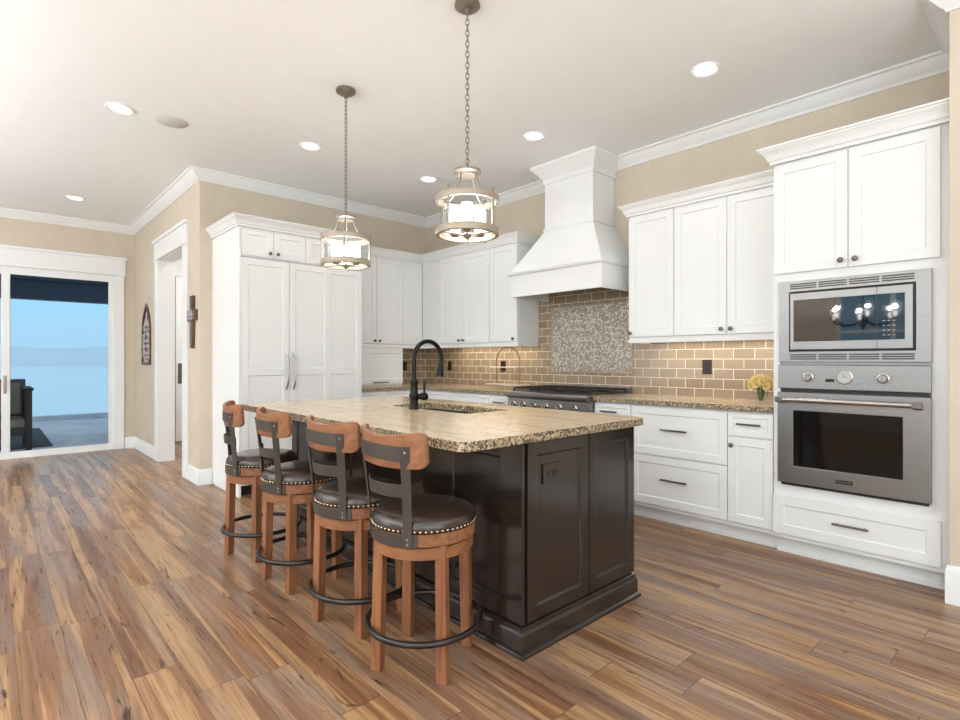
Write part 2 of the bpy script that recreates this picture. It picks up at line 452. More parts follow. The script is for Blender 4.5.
nf = N(m_flower); nf.col(nf.ramp(nf.noise(nf.obj(), 40, 2), [(.3, srgb(242, 208, 120)), (.7, srgb(255, 240, 190))]))
m_stem = mat('green_stems', srgb(90, 110, 60), .6)
m_gold = mat('brass_wire', srgb(150, 122, 84), .3, .9)
m_marble = mat('pale_board', srgb(228, 214, 192), .4)
m_grey = mat('weathered_wood', srgb(196, 188, 182), .8)
m_mirror = mat('silvered_ornament', srgb(176, 178, 182), .3, .7)
m_grill = mat('speaker_cloth', srgb(212, 210, 206), .9)

# ------------------------------------------------------------------ room shell
YA, XF, XN, YN, ZC = -2.733, -3.07, 5.258, -.72, 3.04
XR, YR = 8.0, -8.0
struct('floor', bx(-3.36, XR, YR, .12, -.06, 0), m_floor)
struct('ceiling', bx(-3.36, XR + .15, YR - .15, .12, ZC, ZC + .1), m_ceil)
struct('wall_range', bx(-.12, 5.3, 0, .12, 0, ZC), m_wall)
struct('wall_refrigerator', bx(-.12, 0, YA + .15, 0, 0, ZC), m_wall)
def wall_hole(axis, a0, a1, t0, t1, holes):
    """wall along axis from a0 to a1, thickness t0..t1, holes (b0,b1,z0,z1) sorted; one joined grid mesh"""
    bm = B()
    us = sorted({a0, a1} | {h[0] for h in holes} | {h[1] for h in holes}); vs = sorted({0, ZC} | {h[2] for h in holes} | {h[3] for h in holes})
    for i in range(len(us) - 1):
        for j in range(len(vs) - 1):
            cu, cv = (us[i] + us[i + 1]) / 2, (vs[j] + vs[j + 1]) / 2
            if any(h[0] < cu < h[1] and h[2] < cv < h[3] for h in holes): continue
            if axis == 'x': box(bm, us[i], us[i + 1], t0, t1, vs[j], vs[j + 1])
            else: box(bm, t0, t1, us[i], us[i + 1], vs[j], vs[j + 1])
    bmesh.ops.remove_doubles(bm, verts=bm.verts, dist=1e-5)
    seen = {}
    for f in list(bm.faces):
        k = tuple(sorted(v.index for v in f.verts)) if False else tuple(sorted((round(v.co.x, 4), round(v.co.y, 4), round(v.co.z, 4)) for v in f.verts))
        seen.setdefault(k, []).append(f)
    dead = [f for fs in seen.values() if len(fs) > 1 for f in fs]
    bmesh.ops.delete(bm, geom=dead, context='FACES_ONLY')
    return bm
DX0, DX1, DZ = -1.63, -.535, 2.405          # doorway
struct('wall_corridor', wall_hole('x', XF, 0, YA, YA + .15, [(DX0, DX1, 0, DZ)]), m_wall)
SY0, SY1, SZ = -5.55, -2.975, 2.365         # sliding door opening
struct('wall_patio', wall_hole('y', YR, YA + .15, XF - .15, XF, [(SY0, SY1, 0, SZ)]), m_wall)
struct('wall_nib', bx(XN, XR + .15, YN, .12, 0, ZC), m_wall)
struct('wall_side', wall_hole('y', YR, YN, XR, XR + .15, [(-6.6, -2.6, .45, 2.65)]), m_wall)
struct('wall_rear', wall_hole('x', XF - .15, XR + .15, YR - .15, YR, [(-1.8, 1.8, .45, 2.65), (2.95, 4.55, .9, 2.5), (5.0, 7.6, .45, 2.65)]), m_wall)
struct('wall_hall', bx(-3.36, -.12, -1.2, -1.08, 0, ZC), m_trim)
struct('wall_hall_end', bx(-3.36, -3.22, YA + .15, -1.2, 0, ZC), m_trim)
for i, (h, ax) in enumerate([((-1.8, 1.8, .45, 2.65), 'r'), ((2.95, 4.55, .9, 2.5), 'r'), ((5.0, 7.6, .45, 2.65), 'r'), ((-6.6, -2.6, .45, 2.65), 's')]):
    us = [h[0], h[0] + .05, (h[0] + h[1]) / 2 - .025, (h[0] + h[1]) / 2 + .025, h[1] - .05, h[1]]
    vs = [h[2], h[2] + .05, (h[2] + h[3]) / 2 - .02, (h[2] + h[3]) / 2 + .02, h[3] - .05, h[3]]
    bm = B()
    for a in range(5):
        for b in range(5):
            if not (a % 2 and b % 2): box(bm, us[a], us[a + 1], YR - .09, YR - .03, vs[b], vs[b + 1]) if ax == 'r' else box(bm, XR + .03, XR + .09, us[a], us[a + 1], vs[b], vs[b + 1])
    bmesh.ops.remove_doubles(bm, verts=bm.verts, dist=1e-5)
    wo = struct('window_%d' % (i + 1), bm, m_trim)
    bm = bx(us[0], us[-1], YR - .065, YR - .06, vs[0], vs[-1]) if ax == 'r' else bx(XR + .06, XR + .065, us[0], us[-1], vs[0], vs[-1])
    mesh('window_pane', bm, m_pane, wo)
# crown moulding round the room
CRP = [(0, 2.942), (.012, 2.942), (.018, 2.955), (.03, 2.962), (.075, 3.008), (.082, 3.02), (.1, 3.026), (.1, ZC - .0005), (0, ZC - .0005)]
bm = B(); sweep(bm, CRP, [(XF, -7.99), (XF, YA), (0, YA), (0, 0), (XN, 0), (XN, YN), (XR - .01, YN)], -1)
struct('trim_1', bm, m_trim, smooth=35)
def baseprof(h, t=.016): return [(0, 0), (t, 0), (t, h - .03), (t * .75, h - .016), (t * .45, h), (0, h)]
for nm, path, h in (('baseboard_patio', [(XF, -2.855), (XF, YA), (-1.785, YA)], .15), ('baseboard_corridor', [(-.385, YA), (0, YA), (0, -2.625)], .15), ('baseboard_nib', [(XN, -.6), (XN, YN), (XR, YN)], .19)):
    bm = B(); sweep(bm, baseprof(h), path, -1); struct(nm, bm, m_trim, smooth=35)
# doorway casing
bm = B()
yo = YA - .022
box(bm, DX0 - .155, DX0 + .012, yo, YA, 0, DZ); box(bm, DX1 - .012, DX1 + .145, yo, YA, 0, DZ)
box(bm, DX0 - .165, DX1 + .155, yo - .004, YA, DZ, DZ + .2); box(bm, DX0 - .185, DX1 + .175, yo - .022, YA, DZ + .2, DZ + .235)
box(bm, DX0 - .175, DX1 + .165, yo - .012, YA, DZ - .008, DZ + .012)
box(bm, DX0 - .002, DX0 + .012, YA, YA + .16, 0, DZ); box(bm, DX1 - .012, DX1 + .002, YA, YA + .16, 0, DZ); box(bm, DX0, DX1, YA, YA + .16, DZ - .012, DZ + .002)
struct('trim_2', bm, m_trim, bevel=.003)
# hall door seen through the doorway
d2 = struct('door_2', tx(panel_front(B(), [-2.20, -2.09, -1.5, -1.38], [.01, .2, 1.15, 1.3, 2.30, 2.44], .04, .012, .01), FX(-3.215)), m_trim)
bm = bx(-3.176, -3.170, -2.175, -2.115, .86, 1.16); box(bm, -3.172, -3.12, -2.155, -2.135, .98, 1.0); box(bm, -3.135, -3.12, -2.155, -2.03, .975, 1.005)
mesh('door_handle', bm, m_bronze, d2)
bm = B()
box(bm, -3.222, -3.2, -2.30, -2.205, 0, 2.45); box(bm, -3.222, -3.2, -1.375, -1.28, 0, 2.45); box(bm, -3.222, -3.196, -2.32, -1.26, 2.45, 2.6)
struct('trim_3', bm, m_trim)

# sliding door to the porch
xs = XF
bm = B()
box(bm, xs, xs + .022, SY1, SY1 + .115, 0, SZ); box(bm, xs, xs + .026, SY0 - .13, SY1 + .13, SZ, SZ + .205); box(bm, xs, xs + .044, SY0 - .15, SY1 + .15, SZ + .205, SZ + .24)
box(bm, xs, xs + .034, SY0 - .14, SY1 + .14, SZ - .008, SZ + .012); box(bm, xs, xs + .022, SY0 - .115, SY0, 0, SZ)
struct('trim_4', bm, m_trim, bevel=.003)
bm = B()
for b_ in ((SY0, SY0 + .03, 0, SZ), (SY1 - .012, SY1, 0, SZ), (SY0, SY1, SZ - .02, SZ), (SY0, SY1, 0, .028)):
    box(bm, xs - .14, xs + .004, *b_)
dr = struct('door_1', bm, m_trim, bevel=.002)
for k, (a, b, xx) in enumerate(((-4.115, SY1 - .012, xs - .05), (-5.51, -4.03, xs - .105))):
    bm = panel_front(B(), [a, a + .078, b - .05, b], [.028, .085, 2.262, 2.345], .045, .0, 0)
    # open the field for the pane
    bmesh.ops.delete(bm, geom=[f for f in bm.faces if abs(f.calc_center_median().x - (a + .078 + b - .05) / 2) < .02 and abs(f.calc_center_median().y - 1.17) < .05], context='FACES')
    bmesh.ops.solidify(bm, geom=bm.faces[:], thickness=.004)
    f_ = mesh('door_sash', tx(bm, FX(xx)), m_trim, dr)
    mesh('door_pane', bx(xx + .02, xx + .026, a + .07, b - .042, .08, 2.27), m_pane, f_)
    if k == 0:
        bm = B(); box(bm, xx + .045, xx + .052, a + .02, a + .05, .80, 1.02); box(bm, xx + .05, xx + .075, a + .027, a + .043, .84, .98)
        mesh('door_handle', bm, m_nickel, f_, bevel=.003)

# porch and view
struct('ground_patio', bx(-9.4, XF - .15, -12, 3.5, -.09, -.03), m_stone)
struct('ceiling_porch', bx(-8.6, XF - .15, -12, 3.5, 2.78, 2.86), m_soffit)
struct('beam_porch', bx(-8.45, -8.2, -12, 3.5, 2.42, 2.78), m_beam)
bm = B(); box(bm, -8.62, -8.4, -12, 3.5, -.03, .06); struct('kerb_patio', bm, m_stone)
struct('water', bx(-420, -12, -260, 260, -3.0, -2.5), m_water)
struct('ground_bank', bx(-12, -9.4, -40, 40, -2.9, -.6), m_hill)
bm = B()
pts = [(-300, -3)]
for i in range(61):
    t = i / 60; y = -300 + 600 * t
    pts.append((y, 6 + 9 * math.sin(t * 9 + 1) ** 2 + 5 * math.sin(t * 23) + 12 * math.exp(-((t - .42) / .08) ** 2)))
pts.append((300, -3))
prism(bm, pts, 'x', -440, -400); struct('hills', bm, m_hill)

# ------------------------------------------------------------------ ceiling fixtures
G_REC = 'recessed ceiling lights'
def recessed(x, y, label, power=None):
    r = thing('recessed_light', label, 'ceiling light', (x, y, ZC), G_REC)
    bm = B(); lathe(bm, [(.066, -.001), (.088, -.001), (.088, -.007), (.083, -.012), (.066, -.004)], 40, Matrix.Translation((x, y, ZC)), cap=False)
    mesh('trim_ring', bm, m_ceil, r, smooth=40)
    bm = B(); lathe(bm, [(0, -.003), (.067, -.003), (.067, -.0045), (0, -.0075)], 40, Matrix.Translation((x, y, ZC)))
    mesh('lens', bm, m_lens, r, smooth=40)
    spot('recessed_lamp', (x, y, ZC - .02), REC_POWER if power is None else power, r=.07)
recessed(1.0, -3.535, 'round white recessed ceiling light just beside the flush ceiling speaker')
recessed(-1.9, -3.51, 'round white recessed ceiling light closest to the sliding patio door')
recessed(1.285, -2.21, 'round white recessed ceiling light in front of the panelled refrigerator, beside the farther pendant')
recessed(1.3, -.96, 'round white recessed ceiling light over the corner of the kitchen, left of the nearer pendant')
recessed(2.72, -.96, 'round white recessed ceiling light in front of the range hood')
recessed(4.117, -.92, 'round white recessed ceiling light in front of the right wall cabinets, near the ovens')
bm = B(); lathe(bm, [(0, -.006), (.104, -.006), (.11, -.001), (.11, 0), (0, 0)], 48, Matrix.Translation((1.01, -3.197, ZC)))
one('ceiling_speaker', bm, m_grill, 'flush round off-white speaker grille set in the ceiling', 'ceiling speaker', smooth=40)

def pendant(x, y, label, first):
    r = thing('pendant_light', label, 'pendant light', (x, y, ZC), 'lantern pendants over the island', rz=math.radians(57 if first else 12))
    T = Matrix.Translation((0, 0, -ZC))
    def part(name, bm, m, par=r, **k):
        tx(bm, T); return mesh(name, bm, m, par, local=True, **k)
    bm = B(); lathe(bm, [(0, 3.038), (.064, 3.038), (.066, 3.024), (.05, 3.012), (.014, 3.006), (.012, 2.985), (0, 2.985)], 40); part('canopy', bm, m_canopy, smooth=40)
    # chain
    bm = B(); z = 2.985; k = 0
    while z > 2.205:
        pts = []
        for i in range(14):
            a = 2 * PI * i / 14; u = .0085 * math.cos(a); w = .018 * math.sin(a)
            pts.append((u, 0, z - .015 + w) if k % 2 else (0, u, z - .015 + w))
        tube(bm, pts, .0026, 5, True); z -= .0275; k += 1
    part('chain', bm, m_canopy, smooth=60)
    bm = B(); lathe(bm, [(0, 2.205), (.01, 2.205), (.012, 2.186), (.070, 2.182), (.073, 2.176), (.070, 2.168), (.058, 2.162), (.055, 2.152), (0, 2.152)], 40); part('top_cap', bm, m_nickel, smooth=40)
    for i in range(4):
        a = PI / 4 + i * PI / 2; bm = B(); pts = []
        for q in range(9):
            t = q / 8; rr = .05 + (.147 - .05) * (t ** 1.9 * .55 + t * .45); zz = 2.155 - (2.155 - 2.038) * (1 - (1 - t) ** 1.7)
            pts.append((rr * math.cos(a), rr * math.sin(a), zz))
        tube(bm, pts, .0055, 8); part('arm', bm, m_nickel, smooth=50)
    bm = B(); lathe(bm, [(.146, 2.014), (.162, 2.014), (.164, 2.018), (.164, 2.044), (.162, 2.047), (.146, 2.047), (.146, 2.014)], 64, cap=False); part('upper_ring', bm, m_silver, smooth=40)
    bm = B(); lathe(bm, [(.144, 1.847), (.162, 1.847), (.164, 1.851), (.164, 1.879), (.162, 1.883), (.144, 1.883), (.144, 1.847)], 64, cap=False); part('lower_ring', bm, m_silver, smooth=40)
    for i in range(4):
        a = i * PI / 2 + PI / 4; bm = B()
        lathe(bm, [(0, 1.84), (.008, 1.84), (.008, 1.846), (.006, 1.85), (.006, 2.05), (.0085, 2.052), (.0085, 2.064), (.005, 2.068), (0, 2.068)], 12, Matrix.Translation((.158 * math.cos(a), .158 * math.sin(a), 0)))
        part('rod', bm, m_nickel, smooth=50)
    bm = B(); lathe(bm, [(.139, 1.862), (.139, 2.02), (.136, 2.02), (.136, 1.862), (.139, 1.862)], 56, cap=False); part('glass_shade', bm, m_glass, smooth=40)
    bm = B(); lathe(bm, [(0, 1.826), (.008, 1.83), (.02, 1.842), (.022, 1.856), (.012, 1.866), (.010, 1.885), (0, 1.885)], 24)
    for i in range(3):
        a = i * 2 * PI / 3 + .35; tube(bm, [(0, 0, 1.852), (.075 * math.cos(a), .075 * math.sin(a), 1.852)], .005, 8)
        tube(bm, [(.0, 0, 1.852), (-.155 * math.cos(a), -.155 * math.sin(a), 1.852)], .004, 8)
    hub = part('hub', bm, m_nickel, smooth=50)
    for i in range(3):
        a = i * 2 * PI / 3 + .35; M = Matrix.Translation((.075 * math.cos(a), .075 * math.sin(a), 0))
        bm = B(); lathe(bm, [(0, 1.848), (.02, 1.852), (.026, 1.862), (.026, 1.874), (0, 1.874)], 20, M); s_ = part('socket', bm, m_nickel, hub, smooth=50)
        bm = B(); lathe(bm, [(0, 1.874), (.026, 1.874), (.029, 1.89), (.030, 1.985), (.027, 1.994), (0, 1.994)], 28, M); b_ = part('bulb', bm, m_bulb, hub, smooth=50)
        p3 = Matrix.Rotation(math.radians(12), 3, 'Z') @ Vector((.075 * math.cos(a), .075 * math.sin(a), 0))
        q3 = p3 * 1.55
    point('pendant_lamp', (x, y, 1.94), PEND_POWER * 3, (1, .97, .94), .12)
    return r
pendant(3.57, -2.43, 'brushed nickel glass lantern pendant on a chain, over the near half of the island', True)
pendant(2.352, -2.455, 'brushed nickel glass lantern pendant on a chain, over the far half near the panelled refrigerator', False)

# chandelier of the dining area behind the camera (seen mirrored in the microwave door)
ch = thing('chandelier', 'black armed chandelier with glass cups mirrored in the microwave door', 'chandelier', (3.85, -5.6, ZC))
def wpart(name, bm, m, par, **k): return mesh(name, bm, m, par, **k)
T = Matrix.Translation((3.85, -5.6, 0))
bm = B(); lathe(bm, [(0, 3.04), (.07, 3.04), (.07, 3.02), (.012, 3.0), (.010, 2.0), (.03, 1.98), (.035, 1.9), (.02, 1.8), (.03, 1.72), (.015, 1.62), (0, 1.6)], 20, T); wpart('stem', bm, m_black, ch, smooth=50)
for i in range(6):
    a = i * PI / 3 + .2; c, s = math.cos(a), math.sin(a)
    bm = B(); tube(bm, [T @ Vector((r_ * c, r_ * s, z_)) for r_, z_ in ((.02, 1.74), (.12, 1.68), (.24, 1.67), (.33, 1.71), (.36, 1.76))], .011, 8); ar = wpart('arm', bm, m_black, ch, smooth=50)
    M = T @ Matrix.Translation((.36 * c, .36 * s, 1.76))
    bm = B(); lathe(bm, [(0, 0), (.03, 0), (.05, .02), (.055, .12), (.052, .12), (.047, .022), (.028, .004), (0, .004)], 20, M); wpart('glass_cup', bm, m_glass, ch, smooth=50)
    bm = B(); lathe(bm, [(0, .005), (.012, .01), (.024, .05), (.018, .075), (0, .085)], 14, M); wpart('bulb', bm, m_bulb, ch, smooth=50)
    point('chandelier_lamp', M @ Vector((0, 0, .14)), CHAND_POWER / 6, (1, .97, .94), .012)


# ------------------------------------------------------------------ cabinets
WALLC = 'white shaker wall cabinets'; BASEC = 'white shaker base cabinets'
RY, FXX = -.315, .335            # carcass faces of the wall cabinets (doors in front)
UZ0, UZ1 = 1.395, 2.40
def upper(M, body, doors, label, loc, z0=UZ0, z1=UZ1, knobs=(), rail=True, cat='cabinet', name='wall_cabinet'):
    r = thing(name, label, cat, loc, WALLC)
    mesh('cabinet_body', bx(*body, z0 - (.0 if not rail else .0), z1), m_cab, r, bevel=.0015)
    for k, (u0, u1) in enumerate(doors):
        d = mesh('door', tx(shaker(u0, u1, z0 + .004, z1 - .012), M), m_cab, r, bevel=.0015)
        if k < len(knobs): knob(d, M, knobs[k][0], knobs[k][1], .02)
    return r
MR = FY(RY); MF = FX(FXX)
upper(MR, (.667, 1.535, RY, -.0), ((.670, 1.088), (1.092, 1.532)), 'white double-door wall cabinet left of the range hood, beside the inner corner', (1.1, 0, UZ0), knobs=((1.055, 1.43), (1.125, 1.43)))
upper(MR, (1.535, 1.94, RY, -.0), ((1.539, 1.936),), 'white single-door wall cabinet directly left of the range hood', (1.74, 0, UZ0), knobs=((1.893, 1.425),))
upper(MR, (3.205, 3.602, RY, -.0), ((3.209, 3.600),), 'white single-door wall cabinet directly right of the range hood', (3.4, 0, UZ0), knobs=((3.228, 1.43),))
upper(MR, (3.602, 4.408, RY, -.0), ((3.606, 4.005), (4.009, 4.404)), 'white double-door wall cabinet between the range hood side and the oven tower', (4.0, 0, UZ0), knobs=((3.972, 1.435), (4.040, 1.435)))
upper(MF, (0, FXX, -1.40, -.62), ((-1.345, -.982), (-.978, -.623)), 'white double-door wall cabinet above the lift-up appliance garage', (0, -1.0, UZ0), knobs=((-1.012, 1.43), (-.946, 1.43)))
r = thing('corner_wall_cabinet', 'white corner wall cabinet with two narrow fixed panels meeting in the kitchen corner', 'cabinet', (.2, -.2, UZ0))
bm = B(); prism(bm, [(0, 0), (0, -.62), (FXX, -.62), (FXX, RY), (.667, RY), (.667, 0)], 'z', UZ0, UZ1); mesh('cabinet_body', bm, m_cab, r)
mesh('filler_panel', tx(bx(-.617, -.3365, UZ0 + .004, UZ1 - .012, 0, .018), FX(FXX)), m_cab, r, bevel=.001)
mesh('filler_panel', tx(bx(.3565, .664, UZ0 + .004, UZ1 - .012, 0, .018), FY(RY)), m_cab, r, bevel=.001)
# under-cabinet light rails and lamps
def rail(path, label):
    bm = B(); sweep(bm, [(-.018, 1.35), (.006, 1.35), (.006, 1.375), (0, 1.394), (-.018, 1.394)], path, -1)
    return one('light_rail', bm, m_cab, label, 'moulding', 'light rails under the wall cabinets')
rail([(.337, -.62), (.337, -.316), (1.938, -.316), (1.938, -.02)], 'white light rail under the wall cabinets left of the range hood')
rail([(3.207, -.02), (3.207, -.316), (4.405, -.316)], 'white light rail under the wall cabinets right of the range hood')
for x0, x1, lb in ((.7, 1.9, 'slim under-cabinet light bar left of the range hood'), (3.3, 4.38, 'slim under-cabinet light bar right of the range hood')):
    bm = B(); box(bm, x0, x1, -.14, -.11, 1.381, 1.394); o = one('under_cabinet_light', bm, m_trim, lb, 'light', 'under-cabinet light bars')
    mesh('diffuser', bx(x0 + .01, x1 - .01, -.136, -.114, 1.378, 1.381), m_strip, o)
    area('under_cabinet_lamp', ((x0 + x1) / 2, -.125, 1.374), (0, 0, 0), x1 - x0, .02, UNDER_POWER * (x1 - x0), (1, .89, .74))
# appliance garage on the counter
r = thing('appliance_garage', 'white lift-up appliance garage standing on the counter beside the panelled refrigerator', 'cabinet', (.15, -1.0, .914))
mesh('cabinet_body', bx(0, FXX, -1.40, -.62, .916, UZ0 - .002), m_cab, r)
d = mesh('door', tx(shaker(-1.36, -.623, .935, 1.345), MF), m_cab, r, bevel=.0015); pull(d, MF, -.94, .955, .02, .2)
mesh('top_rail', tx(bx(-1.36, -.623, 1.35, 1.392, 0, .018), MF), m_cab, r)
# panelled refrigerator
MD = FX(.728)
r = thing('refrigerator', 'tall white panelled built-in refrigerator with two long doors', 'refrigerator', (.37, -2.0, 0))
mesh('refrigerator_body', bx(.01, .725, -2.598, -1.40, .1, 2.125), m_cab, r)
mesh('toe_grille', bx(.05, .66, -2.598, -1.40, 0, .1), m_dark_toe, r)
d = mesh('freezer_door', tx(panel_front(B(), [-2.598, -2.54, -2.225, -2.167], [.1, .16, 1.07, 1.13, 2.06, 2.12], .024, .008, .004), MD), m_cab, r, bevel=.0015)
d2_ = mesh('refrigerator_door', tx(panel_front(B(), [-2.163, -2.105, -1.81, -1.75, -1.46, -1.403], [.1, .16, 1.07, 1.13, 2.06, 2.12], .024, .008, .004), MD), m_cab, r, bevel=.0015)
for dd, y in ((d, -2.195), (d2_, -2.127)):
    bm = B(); pts = []
    for q in range(17):
        t = q / 16; zz = .94 + .34 * t; nn = .752 + .04 * min(1, math.sin(PI * t) * 2.2)
        pts.append((nn, y, zz))
    tube(bm, pts, .009, 10); mesh('handle', bm, m_chrome, dd, smooth=60)
one('tall_end_panel', bx(0, .75, -2.62, -2.6, 0, UZ1), m_cab, 'tall white finished side panel on the exposed end of the refrigerator', 'panel', bevel=.0015)
MD2 = FX(.725)
for (a, b, c), lb in (((-2.596, -2.31, -2.004), 'low white two-door cabinet above the refrigerator, at the free end by the hallway'), ((-2.0, -1.70, -1.402), 'low white two-door cabinet above the refrigerator, at the end by the corner wall cabinets')):
    r = thing('over_refrigerator_cabinet', lb, 'cabinet', (.36, (a + c) / 2, 2.13), 'low cabinets above the refrigerator')
    mesh('cabinet_body', bx(.01, .725, a - .002, c + .002, 2.13, UZ1), m_cab, r)
    for u0, u1, ku in ((a, b - .002, b - .035), (b + .002, c, b + .035)):
        d = mesh('door', tx(shaker(u0, u1, 2.14, UZ1 - .012), MD2), m_cab, r, bevel=.0015); knob(d, MD2, ku, 2.178, .02)
# cabinet crowns
def crownprof(z0, h, p): return [(.0005, z0), (.012, z0), (.012, z0 + h * .18), (.022, z0 + h * .25), (.028, z0 + h * .4), (p * .55, z0 + h * .62), (p * .82, z0 + h * .78), (p * .86, z0 + h * .86), (p, z0 + h * .9), (p, z0 + h), (.0005, z0 + h)]
bm = B(); sweep(bm, crownprof(2.39, .09, .066), [(.01, -2.622), (.752, -2.622), (.752, -1.40), (.357, -1.40), (.357, -.337), (1.942, -.337), (1.942, -.01)], -1)
one('cabinet_crown_moulding', bm, m_cab, 'white crown moulding running along the refrigerator and corner wall cabinets', 'moulding', 'crown mouldings on the cabinets', smooth=30)
bm = B(); sweep(bm, crownprof(2.39, .09, .064), [(3.203, -.01), (3.203, -.337), (4.336, -.337)], -1)
one('cabinet_crown_moulding', bm, m_cab, 'white crown moulding on the wall cabinets between range hood and ovens', 'moulding', 'crown mouldings on the cabinets', smooth=30)
bm = B(); sweep(bm, crownprof(2.428, .1, .07), [(4.408, -.01), (4.408, -.622), (5.257, -.622)], -1)
one('cabinet_crown_moulding', bm, m_cab, 'white crown moulding topping the tall oven tower', 'moulding', 'crown mouldings on the cabinets', smooth=30)

# base cabinets
BYF = -.575; MB = FY(BYF)
def base_y(x0, x1, label, fronts):
    r = thing('base_cabinet', label, 'cabinet', ((x0 + x1) / 2, -.3, 0), BASEC)
    bm = B(); prism(bm, [(-.01, 0), (-.505, 0), (-.505, .105), (BYF, .105), (BYF, .874), (-.01, .874)], 'x', x0, x1)
    mesh('cabinet_body', bm, m_cab, r)
    for kind, u0, u1, v0, v1, hw in fronts:
        rl = .032 if v1 - v0 < .17 else .055
        d = mesh(kind, tx(shaker(u0 + .003, u1 - .003, v0, v1, rl), MB), m_cab, r, bevel=.0015)
        if hw is None: continue
        if hw[0] == 'p': pull(d, MB, hw[1], hw[2], .02, hw[3])
        else: knob(d, MB, hw[1], hw[2], .02)
    return r
base_y(3.052, 3.388, 'narrow white base cabinet right beside the range', [('drawer', 3.052, 3.388, .725, .862, ('p', 3.2, .80, .15)), ('door', 3.052, 3.388, .135, .718, ('k', 3.33, .66))])
base_y(3.388, 4.119, 'wide white base cabinet with two deep drawers', [('drawer', 3.388, 4.119, .505, .862, ('p', 3.745, .70, .20)), ('drawer', 3.388, 4.119, .135, .497, ('p', 3.745, .335, .20))])
base_y(4.119, 4.408, 'narrow white base cabinet with one drawer over a door, touching the oven tower', [('drawer', 4.119, 4.405, .708, .862, ('p', 4.262, .79, .15)), ('door', 4.119, 4.405, .135, .70, ('k', 4.15, .645))])
base_y(1.815, 2.12, 'narrow white base cabinet with a small drawer left of the range', [('drawer', 1.815, 2.12, .725, .862, ('p', 1.965, .80, .15)), ('door', 1.815, 2.12, .135, .718, ('k', 1.86, .66))])
base_y(1.18, 1.815, 'white base cabinet with a wide plain drawer front, nearer the kitchen corner', [('drawer', 1.18, 1.815, .725, .862, None), ('door', 1.18, 1.495, .135, .718, ('k', 1.46, .66)), ('door', 1.495, 1.815, .135, .718, ('k', 1.53, .66))])
r = thing('corner_base_cabinet', 'white corner base cabinet under the counter in the kitchen corner', 'cabinet', (.3, -.5, 0), BASEC)
bm = B(); prism(bm, [(.01, -.01), (.01, -1.40), (.575, -1.40), (.575, BYF), (1.18, BYF), (1.18, -.01)], 'z', .105, .874); mesh('cabinet_body', bm, m_cab, r)
bm = B(); prism(bm, [(.01, -.01), (.01, -1.40), (.505, -1.40), (.505, -.505), (1.18, -.505), (1.18, -.01)], 'z', 0, .105); mesh('toe_kick', bm, m_cab, r)
MBX = FX(.575)
for u0, u1 in ((-1.397, -1.0), (-.994, -.6)):
    mesh('drawer', tx(shaker(u0, u1, .725, .862, .032), MBX), m_cab, r, bevel=.0015); mesh('door', tx(shaker(u0, u1, .135, .718), MBX), m_cab, r, bevel=.0015)
mesh('drawer', tx(shaker(.6, 1.177, .725, .862, .032), MB), m_cab, r, bevel=.0015); mesh('door', tx(shaker(.6, 1.177, .135, .718), MB), m_cab, r, bevel=.0015)

# worktops
def slab(name, outer, hole, z0, z1, label, rough=.004):
    bm = B()
    def loop(pts):
        vs = [bm.verts.new((x, y, z1)) for x, y in pts]
        return [bm.edges.new((vs[i], vs[(i + 1) % len(vs)])) for i in range(len(vs))]
    if hole:
        es = loop(outer) + loop(hole)
        bmesh.ops.triangle_fill(bm, use_beauty=True, use_dissolve=False, edges=es)
    else: bm.faces.new([bm.verts.new((x, y, z1)) for x, y in outer])
    fs = bm.faces[:]
    ret = bmesh.ops.extrude_face_region(bm, geom=fs)
    for v in [g for g in ret['geom'] if isinstance(g, bmesh.types.BMVert)]: v.co.z = z0
    bm.normal_update()
    for f in bm.faces: f.material_index = 1 if abs(f.normal.z) < .5 else 0
    bmesh.ops.recalc_face_normals(bm, faces=bm.faces)
    return one(name, bm, [m_gran, m_gedge], label, 'worktop', 'granite worktops', bevel=.004)
def rrect(x0, x1, y0, y1, r, n=6):
    out = []
    for cx, cy, a0 in ((x1 - r, y1 - r, 0), (x0 + r, y1 - r, PI / 2), (x0 + r, y0 + r, PI), (x1 - r, y0 + r, 3 * PI / 2)):
        for i in range(n + 1):
            a = a0 + PI / 2 * i / n; out.append((cx + r * math.cos(a), cy + r * math.sin(a)))
    return out
CZ0, CZ1 = .876, .914
slab('granite_worktop', [(.012, -.012), (.012, -1.40), (.622, -1.40), (.622, -.622), (2.12, -.622), (2.12, -.012)], None, CZ0, CZ1, 'L-shaped brown granite counter in the corner, left of the range')
slab('granite_worktop', [(3.052, -.012), (3.052, -.622), (4.407, -.622), (4.407, -.012)], None, CZ0, CZ1, 'straight brown granite counter between the range and the oven tower')
IX0, IX1, IY0, IY1 = 1.88, 4.185, -2.99, -1.735
SK = (2.66, 3.42, -2.305, -1.965)
slab('island_worktop', rrect(IX0, IX1, IY0, IY1, .05), rrect(*SK, .03, 4), CZ0, CZ1, 'large tan granite island top with a rough dark-flecked edge and sink cutout')

